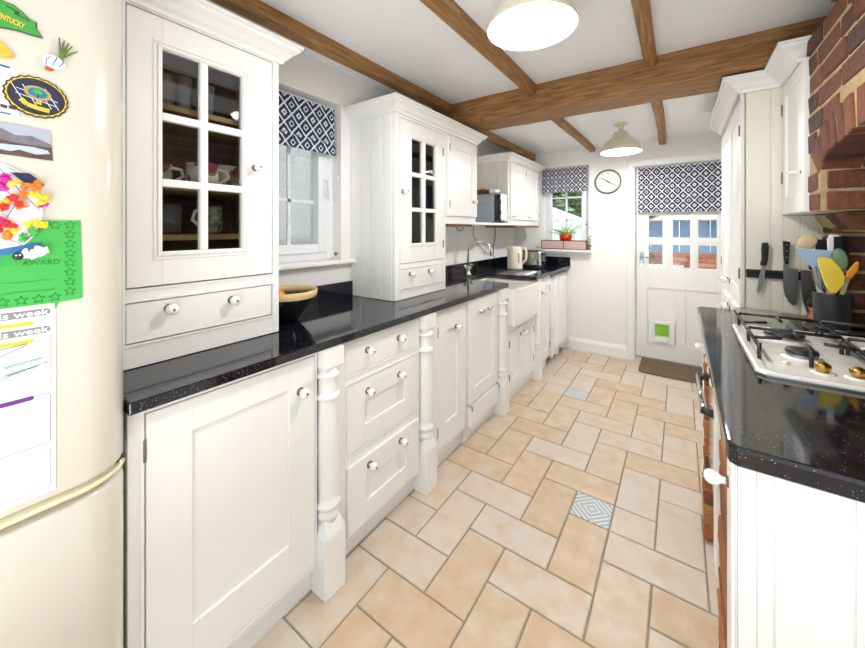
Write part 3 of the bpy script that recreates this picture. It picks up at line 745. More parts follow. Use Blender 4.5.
# state-shaped magnet
t = thing('fridge_magnet', 'green state-shaped magnet with yellow lettering at the top of the fridge', 'magnet', (FXM, .08, 1.68), 'magnets on the fridge door')
ky = [(-.005, 1.672), (.02, 1.678), (.045, 1.70), (.062, 1.702), (.075, 1.712), (.092, 1.711), (.103, 1.703), (.110, 1.696), (.1195, 1.693), (.1195, 1.682), (.127, 1.669), (.112, 1.668), (.101, 1.669), (.085, 1.667), (.05, 1.658), (.0, 1.655)]
obj('backing', flat([(.06+(a-.06)*1.03, 1.684+(b-1.684)*1.06) for a, b in ky], 0, 2), 'ink', t)
obj('face', flat(ky, 2, 3.2), mat('green_enamel', '#3f9a41', .3), t)
text('lettering', 'KENTUCKY', .0135, (FXM+.0036, .0705, 1.6815), 'yellow', t, rot=-.2, bold=.0004, sx=.50)
g = G(); stroke(g, [(.085, 1.706), (.10, 1.70), (.094, 1.697), (.112, 1.692)], .003, 3.3); obj('horse_motif', g, 'dgreen', t)
# garlic magnet
t = thing('fridge_magnet', 'white and blue garlic bulb magnet with green stalks', 'magnet', (FXM, .14, 1.63), 'magnets on the fridge door')
g = G(); g.ball((FXM+.003, .1435, 1.628), .004, .0165, .0125, 20, 10, Matrix.Rotation(-.35, 3, 'X')); obj('bulb', g, 'ceramic', t)
g = G()
for k in (-.0075, 0, .0075): g.tube([(FXM+.0068-abs(k)*.12, .1435+k*1.1+.003, 1.6365), (FXM+.0076-abs(k)*.12, .1435+k*1.5, 1.629), (FXM+.0068-abs(k)*.12, .1425+k*1.1-.002, 1.620)], .0008, 6)
obj('stripe', g, mat('blue_glaze', '#3b6fb0', .3), t)
g = G()
for (a, b) in ((.150, 1.678), (.157, 1.676), (.163, 1.673), (.168, 1.669), (.176, 1.662)): g.tube([(FXM+.003, .1515, 1.637), (FXM+.004, (a+.1515)/2, (b+1.637)/2+.001), (FXM+.003, a, b)], [.0018, .0017, .0008], 7)
obj('stalk', g, mat('olive_stalk', '#5d7430', .5), t)
g = G(); g.ball((FXM+.002, .137, 1.6135), .002, .006, .004); obj('root', g, mat('rust', '#b5532a', .6), t)
# oval crest
t = thing('fridge_magnet', 'oval navy crest magnet with a yellow scalloped rope edge', 'magnet', (FXM, .121, 1.555), 'magnets on the fridge door')
R_ = -.2
obj('rim', flat(ell(.1215, 1.555, .041, .037, 72, R_, .03, 22), 0, 2.5), 'ink', t)
g = flat(ell(.1215, 1.555, .0385, .0345, 72, R_, .03, 22), 2.5, 3); obj('rope_edge', g, 'yellow', t)
g = flat(ell(.1215, 1.555, .0365, .0325, 48, R_), 3, 3.4); obj('inner_rim', g, 'ink', t)
g = flat(ell(.1215, 1.555, .031, .027, 48, R_), 3.4, 3.8); obj('shield', g, 'navyb', t)
g = G()
for s_ in (-.02, -.006, .012, .022): stroke(g, [(.1215+s_-.012, 1.555+.018), (.1215+s_+.006, 1.555-.018)], .0010, 3.9)
stroke(g, [(.096, 1.565), (.148, 1.552)], .0010, 3.9); stroke(g, [(.095, 1.556), (.147, 1.543)], .001, 3.9)
obj('tartan_line', g, 'paper', t)
g = flat(ell(.122, 1.562, .0175, .0125, 32, R_), 4.2, 4.5); obj('ring', g, mat('gold_print', '#b59b4a', .4), t)
g = flat(ell(.122, 1.562, .0125, .0085, 32, R_), 4.5, 4.8); obj('disc', g, 'bluem', t)
g = flat(ell(.122, 1.564, .0065, .0045, 12, R_, .2, 5), 4.8, 5.1); g.m(1).prism([(.121, 1.553), (.123, 1.553), (.1228, 1.561), (.1214, 1.561)], 'x', FXM+.0048, FXM+.0051); obj('tree_motif', g, ['green', 'ink'], t)
g = G(); stroke(g, [(.101, 1.546), (.109, 1.538), (.122, 1.5345), (.137, 1.5325)], .0075, 4.2); obj('banner', g, 'yellow', t)
g = flat([(.119, 1.543), (.127, 1.541), (.126, 1.549), (.1235, 1.545), (.121, 1.549)], 4.6, 4.9); obj('crown_motif', g, 'yellow', t)
# nacho wedge
t = obj('fridge_magnet', (lambda g: g)(flat([(.055, 1.643), (.0795, 1.64), (.095, 1.620), (.093, 1.6165), (.078, 1.6125), (.05, 1.618)], 0, 5)), mat('cheese_yellow', '#eab53a', .45, noise=.2, nscale=80), None, .002)
tag(t, 'yellow wedge-shaped magnet at the left edge of the fridge', 'magnet', 'magnets on the fridge door')
# leaflet
t = thing('leaflet', 'white printed leaflet with blue headings tucked behind the oval magnet', 'leaflet', (FXM, .06, 1.55))
obj('sheet', flat([(.0, 1.605), (.098, 1.600), (.100, 1.510), (.0, 1.506)], 0, .4), 'paper', t)
g = flat([(.02, 1.604), (.089, 1.600), (.089, 1.596), (.02, 1.600)], .4, .6); g.prism([(.02, 1.519), (.09, 1.517), (.09, 1.514), (.02, 1.516)], 'x', FXM+.0004, FXM+.0006); obj('heading', g, 'bluem', t)
g = flat([(.078, 1.531), (.086, 1.530), (.086, 1.524), (.078, 1.525)], .4, .7); g.prism([(.0875, 1.531), (.096, 1.530), (.096, 1.524), (.0875, 1.525)], 'x', FXM+.0004, FXM+.0007); obj('picture', g, mat('plum_print', '#5a2f45', .5), t)
# postcard of a lake
t = thing('postcard', 'landscape postcard of a lake among hills stuck on the fridge', 'postcard', (FXM, .08, 1.47))
cdz = lambda y: -.004*(y-.078)/.064
def pc(pts): return [(a, b+cdz(a)) for a, b in pts]
obj('sheet', flat(pc([(.01, 1.500), (.1385, 1.500), (.142, 1.444), (.01, 1.441)]), .6, 1.0), mat('postcard_sky', '#a9b0bb', .4), t)
g = flat(pc([(.01, 1.474), (.03, 1.486), (.05, 1.478), (.075, 1.490), (.095, 1.480), (.115, 1.484), (.140, 1.474), (.141, 1.466), (.01, 1.462)]), 1.0, 1.15); obj('hills', g, mat('hill_print', '#75707a', .5, noise=.2, nscale=60), t)
g = flat(pc([(.01, 1.468), (.06, 1.474), (.09, 1.466), (.1405, 1.468), (.142, 1.444), (.01, 1.441)]), 1.15, 1.3); obj('foreground', g, mat('moor_print', '#57483f', .5, noise=.4, nscale=90), t)
g = flat(pc([(.05, 1.452), (.08, 1.461), (.115, 1.464), (.135, 1.462), (.138, 1.456), (.12, 1.451), (.10, 1.455), (.09, 1.450)]), 1.3, 1.4); obj('lake', g, mat('lake_print', '#b9c4cf', .4), t)
# certificate
t = thing('certificate', 'bright green award certificate with a border of stars on the fridge', 'certificate', (FXM, .09, 1.25))
obj('sheet', flat([(-.06, 1.322), (.180, 1.327), (.183, 1.172), (.150, 1.170), (.1445, 1.1555), (.144, 1.169), (-.06, 1.168)], 1.0, 1.4), 'green', t)
def star(g, cy, cz, r, w=.0011, k=1.5):
    pts = [(cy+(r if i % 2 == 0 else r*.45)*math.sin(PI*i/5), cz+(r if i % 2 == 0 else r*.45)*math.cos(PI*i/5)) for i in range(11)]
    stroke(g, pts, w, k)
g = G()
for k in range(8): star(g, .165, 1.318-.0185*k, .0085)
for k in range(7): star(g, .145-.0215*k, 1.317, .0085); star(g, .145-.0215*k, 1.180, .0085)
obj('star_border', g, 'dgreen', t)
text('lettering', 'AWARD', .013, (FXM+.0016, .103, 1.243), 'dgreen', t)
g = G(); rr = random.Random(3)
for zz, a, b in ((1.213, .02, .146), (1.195, .03, .145)):
    pts = [(a+(b-a)*i/60, zz+rr.uniform(-.0016, .0022)) for i in range(61)]; stroke(g, pts, .0006, 1.5)
obj('handwriting', g, mat('brown_ink', '#5b5a28', .6), t)
# planner sheets
t = thing('weekly_planner', 'magnetic weekly planner sheets with grey headings and coloured tabs on the fridge', 'planner', (FXM, .06, 1.0))
obj('sheet', flat([(-.08, 1.168), (.1455, 1.1695), (.1455, 1.14), (-.08, 1.14)], .3, .6), 'paper', t)
obj('sheet', flat([(-.08, 1.141), (.1460, 1.142), (.1460, .812), (-.08, .812)], .6, .9), 'paper', t)
def pill(y0, y1, z0, z1, k0, k1):
    r = (z1-z0)/2; cz = (z0+z1)/2; P_ = [(y0, z0)]+[(y1-r+r*math.sin(a), cz-r*math.cos(a)) for a in [PI*i/8 for i in range(9)]]+[(y0, z1)]
    return flat(P_, k0, k1)
for z in (1.154, 1.121):
    obj('heading_bar', pill(-.07, .139, z-.0065, z+.0065, .9, 1.1), 'grey', t)
    text('lettering', 'this week', .0155, (FXM+.0013, .136, z-.0045), 'paper', t, align='RIGHT', bold=.0002, sx=1.28)
for z in (1.1365, 1.1035): obj('tab', pill(-.07, .118, z-.0035, z+.0035, .9, 1.1), 'yellow', t)
obj('tab', pill(-.07, .118, 1.0-.006, 1.0+.002, .9, 1.1), 'purple', t)
def outline(z0, z1, m):
    g = G(); stroke(g, [(-.07, z0), (.136, z0), (.139, z0+.004), (.139, z1-.004), (.136, z1), (-.07, z1)], .0009, 1.0); obj('box_outline', g, m, t)
outline(1.012, 1.110, mat('gold_line', '#c9a23c', .5)); outline(.906, 1.000, 'purple'); outline(.822, .896, mat('mauve_line', '#9a8fa8', .5))
g = G(); rr = random.Random(5)
for zz, a, b in ((1.063, .082, .13), (1.049, .082, .122)): stroke(g, [(a+(b-a)*i/26, zz+(.0028 if i % 2 else -.0022)*rr.uniform(.5, 1.1)+.006*i/26) for i in range(27)], .0011, 1.2)
obj('handwriting', g, 'teal', t)
g = G(); stroke(g, [(.06, 1.035), (.09, 1.048), (.135, 1.060), (.131, 1.056)], .0008, 1.5); stroke(g, [(.05, 1.093), (.078, 1.097), (.11, 1.1)], .001, 1.5); stroke(g, [(.06, 1.075), (.085, 1.088), (.11, 1.098)], .001, 1.5); obj('pen_mark', g, 'ink', t)
# paper craft with tissue
t = thing('paper_craft', "child's paper plate bird craft with coloured tissue feathers on the fridge", 'craft', (FXM, .08, 1.34))
obj('paper_body', flat(ell(.067, 1.345, .062, .082, 40), 1.6, 2.4), 'paper', t)
g = G(); stroke(g, ell(.067, 1.345, .059, .079, 40)[2:38], .0008, 2.4); stroke(g, [(.075, 1.42), (.10, 1.38), (.125, 1.345)], .0009, 2.5); stroke(g, [(.08, 1.385), (.098, 1.36), (.085, 1.33)], .0009, 2.5); stroke(g, [(.07, 1.30), (.10, 1.285), (.118, 1.30)], .0009, 2.5); obj('pen_line', g, 'ink', t)
g = flat([(.09, 1.411), (.112, 1.412), (.122, 1.402), (.130, 1.393), (.126, 1.384), (.112, 1.388), (.10, 1.40)], 2.6, 4); obj('blue_beak', g, 'navyb', t)
rr = random.Random(11); cols_ = {'ytissue': [(.092, 1.392), (.118, 1.372), (.132, 1.368), (.125, 1.358), (.085, 1.36), (.11, 1.315), (.12, 1.32), (.09, 1.31), (.130, 1.321), (.075, 1.35)],
      'orange': [(.108, 1.388), (.117, 1.392), (.105, 1.37), (.10, 1.352), (.085, 1.30), (.12, 1.385)], 'red': [(.09, 1.365), (.098, 1.358), (.08, 1.325), (.088, 1.318), (.078, 1.31), (.08, 1.35)],
      'magenta': [(.08, 1.395), (.085, 1.40), (.128, 1.357), (.078, 1.385), (.076, 1.325)], 'green': [(.115, 1.303), (.105, 1.295)]}
for mname, ps in cols_.items():
    for (a, b) in ps:
        g = G()
        for q in range(3):
            T = Matrix.Rotation(rr.uniform(0, 6), 3, 'X') @ Matrix.Rotation(rr.uniform(-.5, .5), 3, 'Z')
            g.ball((FXM+.006+rr.uniform(0, .006), a+rr.uniform(-.004, .004), b+rr.uniform(-.004, .004)), .0025, rr.uniform(.004, .009), rr.uniform(.0025, .005), 7, 4, T)
        for v in g.bm.verts: v.co += Vector((rr.uniform(-.001, .001), rr.uniform(-.0015, .0015), rr.uniform(-.0015, .0015)))
        o = obj('tissue_feather', g, mname, t)
        for p in o.data.polygons: p.use_smooth = False
# sheep magnet
t = thing('fridge_magnet', 'woolly white sheep magnet with black face holding up the green certificate', 'magnet', (FXM, .11, 1.265), 'magnets on the fridge door')
g = G(); g.m(0).box(FXM+.0014, FXM+.004, .06, .128, 1.270, 1.281, Matrix.Translation((0, .09, 1.272)) @ Matrix.Rotation(.22, 4, 'X') @ Matrix.Translation((0, -.09, -1.276))); obj('blue_base', g, 'bluem', t)
g = G(); rr = random.Random(2)
for q in range(70): a = rr.uniform(0, 2*PI); b = math.sqrt(rr.random()); g.ball((FXM+.0085, .1175+.0175*b*math.cos(a), 1.267+.0095*b*math.sin(a)+.2*.0175*b*math.cos(a)), .0025, .003, .003, 7, 5)
obj('fleece', g, 'paper', t)
g = G(); g.ball((FXM+.010, .0975, 1.261), .004, .007, .007, 12, 8); obj('face', g, 'ink', t)
g = G(); g.ball((FXM+.0140, .0950, 1.263), .001, .0014, .0014, 8, 6); g.ball((FXM+.0140, .0995, 1.2635), .001, .0014, .0014, 8, 6); obj('eye', g, 'paper', t)

# ------------------------------------------------------------------ crockery inside the dressers
def glassware(c, label, h=.1, r=.028, group='drinking glasses in the near dresser'):
    g = G().lathe(c, [(r*.8, 0), (r*.82, .006), (r, h), (r*.93, h), (r*.74, .008), (.001, .008)], 20)
    return tag(obj('drinking_glass', g, 'glass2'), label, 'glass', group)
M['glass2'] = mat('tumbler_glass', '#eef3f5', .05, trans=.85)
GL = ('low glass nearest the left edge of the near dresser top shelf', 'tallest glass in the middle of the near dresser top shelf', 'low glass standing behind the others on the near dresser top shelf', 'low glass at the right of the cluster on the near dresser top shelf')
for i, (x, y) in enumerate(((-1.38, .455), (-1.41, .515), (-1.44, .45), (-1.37, .57))): glassware((x, y, 1.7005), GL[i], .11 if i != 1 else .13)
floral = mat('floral_china', '#e4dcc8', .2, coat=.3)
def floral_mat():
    m = bpy.data.materials.new('rose_china'); m.use_nodes = True; n = m.node_tree.nodes; l = m.node_tree.links; b = n['Principled BSDF']; b.inputs['Roughness'].default_value = .2
    tc = n.new('ShaderNodeTexCoord'); v = n.new('ShaderNodeTexVoronoi'); v.inputs['Scale'].default_value = 14; l.new(tc.outputs['Object'], v.inputs['Vector'])
    r = n.new('ShaderNodeValToRGB'); e = r.color_ramp; e.interpolation = 'CONSTANT'; e.elements[0].position = 0; e.elements[0].color = (*lin('#9c3a50'), 1); e.elements[1].position = .26; e.elements[1].color = (*lin('#6f8a5a'), 1)
    x = e.elements.new(.34); x.color = (*lin('#ece6d4'), 1)
    l.new(v.outputs['Distance'], r.inputs['Fac']); l.new(r.outputs['Color'], b.inputs['Base Color']); return m
M['floral'] = floral_mat()
def jug(c, label, name, r, h, hy, m='floral', group=None, cat='mug'):
    t = thing(name, label, cat, c, group)
    g = G().lathe(c, [(r*.7, 0), (r*.95, h*.15), (r, h*.5), (r*.92, h*.9), (r*.98, h), (r*.9, h), (r*.85, h*.5), (r*.6, .01), (.001, .01)], 28); obj('body', g, m, t)
    a = [(c[0]+.012, c[1]+hy*(r*.9), c[2]+h*.85), (c[0]+.014, c[1]+hy*(r+.022), c[2]+h*.8), (c[0]+.014, c[1]+hy*(r+.03), c[2]+h*.5), (c[0]+.012, c[1]+hy*(r*.95), c[2]+h*.2)]
    g = G().tube(a, .006, 10); obj('handle', g, 'ceramic', t); return t
jug((-1.42, .43, 1.4525), 'cream rose-patterned cup with looped handle, left on the middle dresser shelf', 'teacup', .055, .075, 1)
jug((-1.36, .555, 1.4525), 'rose-patterned cup in the middle of the middle dresser shelf', 'teacup', .05, .08, 1)
jug((-1.44, .67, 1.4525), 'large rose-patterned jug at the right of the middle dresser shelf', 'jug', .06, .095, 1, cat='jug')
M['darkfl'] = mat('dark_patterned_china', '#8c9a86', .25, noise=.8, nscale=45)
jug((-1.40, .60, 1.2925), 'patterned green and white mug on the lowest dresser shelf', 'mug', .036, .1, -1, 'darkfl')
tag(obj('drinking_glass', G().lathe((-1.42, .47, 1.2925), [(.04, 0), (.045, .1), (.043, .1), (.037, .006), (.001, .006)], 20), 'glass2'), 'wide clear glass at the left of the lowest dresser shelf', 'glass')
for i, (y, r, z, hh) in enumerate(((.40, .03, .925, .16), (.5, .03, .925, .2), (.62, .035, .925, .24))):
    pass
for i, (y, z) in enumerate(((1.67, 1.3405), (1.82, 1.3405), (1.67, 1.5205), (1.82, 1.5205), (1.67, 1.6805), (1.83, 1.6805))):
    row = ('lower', 'lower', 'middle', 'middle', 'upper', 'upper')[i]; sd = ('left', 'right')[i % 2]
    g = G().lathe((-1.42, y, z), [(.03, 0), (.034, .01), (.058, .05), (.06, .062), (.055, .06), (.03, .015), (.001, .014)], 24)
    tag(obj('bowl', g, 'ceramic'), 'pale bowl on the %s shelf of the far dresser, %s side' % (row, sd), 'bowl', 'bowls in the far dresser')

# ------------------------------------------------------------------ worktop things
t = thing('fruit_bowl', 'black fruit bowl with a broad cream rim on the worktop below the side window', 'bowl', (-1.40, .905, .91))
c = (-1.40, .905, .9105)
g = G(); g.m(0).lathe(c, [(.045, 0), (.05, .005), (.062, .022), (.095, .062), (.116, .098), (.120, .108)], 40, cap=False)
g.m(0).lathe(c, [(.114, .106), (.09, .064), (.055, .022), (.001, .016)], 40, cap=False)
g.m(0).lathe(c, [(.001, .001), (.045, 0)], 40, cap=False)
obj('body', g, mat('black_glazed_stoneware', '#14151a', .15, coat=.3), t)
g = G(); g.lathe(c, [(.1205, .106), (.1245, .115), (.1265, .135), (.1235, .137), (.1195, .128), (.1145, .105), (.1205, .106)], 40, cap=False); obj('rim', g, mat('ochre_glaze', '#d6be86', .3), t)
g = G(); g.ball((-1.43, .875, 1.014), .036, n=20, k=12); o1 = tag(obj('orange', g, 'orangefruit'), 'orange nearest the fridge side of the black fruit bowl', 'fruit', 'oranges in the fruit bowl')
g = G(); g.ball((-1.36, .925, .975), .034, n=20, k=12); tag(obj('orange', g, 'orangefruit'), 'orange at the window side of the black fruit bowl', 'fruit', 'oranges in the fruit bowl')
# kettle
c = (-1.36, 3.40, .912); t = thing('kettle', 'cream jug kettle beside the toaster at the far end of the worktop', 'kettle', c)
g = G().lathe(c, [(.076, .004), (.078, .012), (.075, .03), (.072, .14), (.068, .205), (.060, .218), (.02, .226), (.001, .228)], 32); obj('body', g, mat('cream_plastic', '#ece5cd', .25), t)
ux, uy = .82, .57
g = G(); g.tube([(c[0]+ux*.062, c[1]+uy*.062, c[2]+.20), (c[0]+ux*.105, c[1]+uy*.105, c[2]+.202), (c[0]+ux*.118, c[1]+uy*.118, c[2]+.17), (c[0]+ux*.112, c[1]+uy*.112, c[2]+.09), (c[0]+ux*.068, c[1]+uy*.068, c[2]+.045)], .0125, 10); obj('handle', g, mat('cream_plastic_handle', '#e4dcc0', .3), t)
g = G(); g.loft([[(c[0]-ux*.06-uy*.02, c[1]-uy*.06+ux*.02, c[2]+.17), (c[0]-ux*.06+uy*.02, c[1]-uy*.06-ux*.02, c[2]+.17), (c[0]-ux*.06+uy*.022, c[1]-uy*.06-ux*.022, c[2]+.214), (c[0]-ux*.06-uy*.022, c[1]-uy*.06+ux*.022, c[2]+.214)], [(c[0]-ux*.082-uy*.008, c[1]-uy*.082+ux*.008, c[2]+.195), (c[0]-ux*.082+uy*.008, c[1]-uy*.082-ux*.008, c[2]+.195), (c[0]-ux*.088+uy*.008, c[1]-uy*.088-ux*.008, c[2]+.214), (c[0]-ux*.088-uy*.008, c[1]-uy*.088+ux*.008, c[2]+.214)]], True, True, False); obj('spout', g, mat('cream_plastic_spout', '#ece5cd', .25), t)
gx_, gy_ = c[0]+.072*math.cos(-.65), c[1]+.072*math.sin(-.65)
g = G(); g.box(-.003, .003, -.008, .008, .06, .16, Matrix.Translation((gx_, gy_, c[2])) @ Matrix.Rotation(-.65, 4, 'Z')); obj('water_gauge', g, 'grey', t, .002)
g = G(); g.lathe(c, [(.08, -.0005), (.08, .005)], 28); obj('base', g, 'steel', t)
# toaster
t = thing('toaster', 'chrome two-slot toaster in the far corner behind the kettle', 'toaster', (-1.25, 3.72, .911))
g = G().box(-1.38, -1.17, 3.61, 3.80, .918, 1.085); obj('body', g, 'chrome', t, .02, 4)
g = G(); g.box(-1.35, -1.2, 3.655, 3.68, 1.083, 1.0865); g.box(-1.35, -1.2, 3.73, 3.755, 1.083, 1.0865); obj('slot', g, 'black', t)
g = G(); g.box(-1.17, -1.145, 3.69, 3.72, 1.035, 1.05); g.lathe((-1.17, 3.705, .96), [(.014, 0), (.013, .016)], 16, 'x'); obj('lever', g, 'black', t, .003)
g = G().box(-1.37, -1.18, 3.62, 3.79, .911, .919); obj('foot_plate', g, 'black', t)
# socket and cords
t = thing('wall_socket', 'white double plug socket on the boards behind the kettle', 'socket', (XL+.013, 3.3, 1.08))
g = G().box(XL+.013, XL+.024, 3.22, 3.36, 1.05, 1.13); obj('plate', g, 'upvc', t, .003)
g = G(); g.box(XL+.024, XL+.052, 3.23, 3.27, 1.07, 1.11); g.box(XL+.024, XL+.052, 3.31, 3.35, 1.07, 1.11); obj('plug', g, 'upvc', t, .004)
g = G().tube([(XL+.03, 2.98, 1.341), (XL+.028, 2.98, 1.25), (XL+.03, 3.05, 1.17), (XL+.04, 3.2, 1.08), (XL+.05, 3.25, 1.09)], .004); tag(obj('power_cord', g, 'grey'), 'thin grey cord hanging from the microwave shelf to the socket', 'cord')
g = G().tube([(XL+.03, 3.46, 1.341), (XL+.03, 3.46, 1.22), (XL+.035, 3.40, 1.12), (XL+.05, 3.37, 1.04), (XL+.1, 3.36, .95)], .004); tag(obj('power_cord', g, 'black'), 'black cord hanging from the double wall cupboard behind the kettle', 'cord')
g = G(); g.tube([(-1.40, 2.33, 1.327), (-1.40, 2.33, 1.315), (-1.39, 2.36, 1.295), (-1.385, 2.39, 1.30), (-1.385, 2.41, 1.318)], .004); tag(obj('cup_hook', g, 'iron'), 'small dark hook under the wall cupboard above the tap', 'hook')
# microwave
t = thing('microwave', 'grey microwave oven on the open shelf between the wall cupboards', 'microwave', (-1.46, 2.95, 1.364))
g = G().box(-1.60, -1.335, 2.86, 3.06, 1.368, 1.62); obj('body', g, mat('silver_grey_casing', '#9aa3ab', .4, .3), t, .006)
g = G().box(-1.335, -1.318, 2.865, 3.055, 1.372, 1.616); d = obj('door', g, 'black', t, .004)
g = G().tube([(-1.32, 2.885, 1.39), (-1.300, 2.885, 1.43), (-1.292, 2.885, 1.495), (-1.300, 2.885, 1.56), (-1.32, 2.885, 1.60)], .008, 10); obj('handle', g, 'black', d)
g = G().tube([(-1.44+.05*math.cos(a), 2.857, 1.60+.075*math.sin(a)) for a in [PI+PI*i/14 for i in range(15)]], .0028, 8); obj('power_cord', g, 'grey', t)
for xx in (-1.58, -1.36):
    for yy in (2.88, 3.02): obj('foot', G().box(xx, xx+.02, yy, yy+.02, 1.363, 1.369), 'black', t)
g = G(); n = 20; fr = []
for zi in range(8):
    z = 1.618-.235*zi/7; a = [(-1.296+.008*math.sin(i*1.1)*zi/7+.006*math.sin(z*70), 2.925+.125*i/n, z) for i in range(n+1)]; fr.append(a+[(q[0]-.005, q[1], q[2]) for q in a[::-1]])
fr = [[(-1.40, q[1], 1.626 if i <= n else 1.621) for i, q in enumerate(fr[0])], [(-1.315, q[1], 1.627 if i <= n else 1.6215) for i, q in enumerate(fr[0])]]+fr
g.loft(fr, True, True, True); tag(obj('tea_towel', g, 'cloth'), 'white tea towel draped over the microwave front', 'towel')
bx_, by_ = -1.50, 2.945
t = thing('bread_basket', 'small brown wicker basket on top of the microwave', 'basket', (bx_, by_, 1.621))
g = G()
for k in range(6): z = 1.626+.007*k; r = .052+.003*k; g.tube([(bx_+r*math.cos(2*PI*i/28)*1.2, by_+r*math.sin(2*PI*i/28), z+.0015*(i % 2)) for i in range(29)], .0045, 6)
g.box(bx_-.05, bx_+.05, by_-.045, by_+.045, 1.6215, 1.626); obj('wicker', g, mat('wicker_brown', '#6f4a28', .7), t)
for i, (x, y, lab) in enumerate(((bx_-.03, by_-.01, 'golden bread roll at the wall side of the basket'), (bx_+.03, by_-.005, 'golden bread roll at the front of the basket'), (bx_, by_+.02, 'golden bread roll at the back of the basket'))):
    g = G().ball((x, y, 1.655+.010*(i == 2)), .030, .024, .022); tag(obj('bread_roll', g, mat('crust_%d' % i, '#c58a3a', .6, noise=.3, nscale=40)), lab, 'bread', 'rolls in the basket')
g = G(); rr = random.Random(4)
for k in range(14): g.ball((-1.375+rr.uniform(-.022, .025), 2.955+rr.uniform(-.045, .045), 1.640+rr.uniform(0, .02)), .020, .018, .014, 10, 6)
tag(obj('cloth_bundle', g, 'cloth'), 'crumpled white cloth on top of the microwave beside the basket', 'cloth')

# ------------------------------------------------------------------ blinds
def blind(label, a0, a1, z0, z1, plane, axis, m, fold):
    t = thing('roman_blind', label, 'blind', ((plane, (a0+a1)/2, z1) if axis == 'y' else ((a0+a1)/2, plane, z1)), 'navy and cream ikat roman blinds')
    s = 1 if axis == 'y' else -1        # outward from the window
    prof_ = [(0, z1), (0, fold+.012), (s*.012, fold), (s*.016, fold-.01), (s*.012, z0+.02), (s*.014, z0), (s*.008, z0), (s*.004, z0+.02), (s*.006, fold-.008), (-s*.006, fold+.01), (-s*.006, z1)]
    g = G(); n = 10; rings = []
    for i in range(n+1):
        u = a0+(a1-a0)*i/n; w_ = .002*math.sin(i*1.7)
        rings.append([(plane+p+w_, u, z) if axis == 'y' else (u, plane+p+w_, z) for p, z in prof_])
    g.loft(rings, True, True, False); obj('cloth', g, m, t)
    g = G()
    if axis == 'y': g.box(plane-.02, plane-.003, a0, a1, z1-.02, z1+.004)
    else: g.box(a0, a1, plane+.003, plane+.02, z1-.02, z1+.004)
    obj('headrail', g, 'upvc', t)
    return t
blind('blue ikat roman blind half lowered over the side window on the left', .73, 1.375, 1.735, 2.005, -1.655, 'y', 'ikaty', 1.80)
blind('blue ikat roman blind over the small back window above the potted plant', -1.29, -.812, 1.715, 1.985, 4.055, 'x', 'ikatx', 1.78)
blind('wide blue ikat roman blind over the glazed back door', -.345, .40, 1.475, 1.925, 4.15, 'x', 'ikatx', 1.56)
g = G(); g.tube([(-1.64, 1.385, 1.99), (-1.64, 1.388, 1.8), (-1.64, 1.385, 1.62)], .0018, 6); g.ball((-1.64, 1.385, 1.61), .006, .006, .011); tag(obj('blind_cord', g, 'upvc'), 'thin white pull cord hanging beside the side window blind', 'cord')

# clock
c = (-.611, YB-.001, 1.80); t = thing('wall_clock', 'round white wall clock with grey rim on the back wall', 'clock', c)
g = G(); g.lathe(c, [(.125, 0), (.127, .02), (.122, .03), (.112, .03), (.110, .016)], 48, '-y', cap=False); obj('rim', g, 'pewter', t)
g = G(); g.lathe(c, [(.113, 0), (.113, .014)], 48, '-y'); obj('dial', g, 'paper', t)
for k in range(12):
    a = 2*PI*k/12; rr_ = .088; text('numeral', str(12 if k == 0 else k), .024, (c[0]+rr_*math.sin(a), YB-.0165, c[2]+rr_*math.cos(a)-.008), 'grey', t, align='CENTER', facing='y')
def hand(name, ang, ln, w_):
    g = G(); d = (math.sin(ang), math.cos(ang)); nx = (d[1]*w_, -d[0]*w_); b = (-d[0]*.02, -d[1]*.02)
    g.prism([(c[0]+b[0]+nx[0], c[2]+b[1]+nx[1]), (c[0]+d[0]*ln+nx[0]*.5, c[2]+d[1]*ln+nx[1]*.5), (c[0]+d[0]*ln-nx[0]*.5, c[2]+d[1]*ln-nx[1]*.5), (c[0]+b[0]-nx[0], c[2]+b[1]-nx[1])], 'y', YB-.020, YB-.0185); obj(name, g, 'ink', t)
hand('hour_hand', -math.radians(55), .070, .0065); hand('minute_hand', math.radians(122), .098, .005)
g = G(); g.lathe((c[0], YB-.018, c[2]), [(.006, 0), (.006, .005)], 14, '-y'); obj('hub', g, 'ink', t)

# back window sill things
t = thing('sill_planter', 'low black-framed box with pink frosted panels on the back window sill', 'planter', (-1.05, 4.03, 1.086))
g = G(); x0, x1, y0, y1, z0, z1 = -1.285, -.805, 4.0, 4.075, 1.087, 1.185; b = .007
for y in (y0, y1-b):
    for z in (z0, z1-b): g.box(x0, x1, y, y+b, z, z+b)
    for x in (x0, -1.045, x1-b): g.box(x, x+b, y, y+b, z0, z1)
for x in (x0, x1-b):
    for z in (z0, z1-b): g.box(x, x+b, y0, y1, z, z+b)
obj('frame', g, 'black', t)
pk = mat('pink_frosted_panel', '#ecc9c0', .3, trans=.3)
for a, b_ in ((x0+.007, -1.045), (-1.038, x1-.007)): g = G().box(a, b_, y0+.002, y0+.005, z0+.007, z1-.007); obj('panel', g, pk, t)
c = (-1.045, 4.105, 1.0865); t = thing('potted_plant', 'spiky green spider plant in a red pot on the back window sill', 'plant', c)
g = G().lathe(c, [(.045, 0), (.06, .11), (.066, .115), (.068, .165), (.060, .165), (.055, .13), (.001, .13)], 28); obj('pot', g, 'redpot', t)
g = G(); rr = random.Random(9)
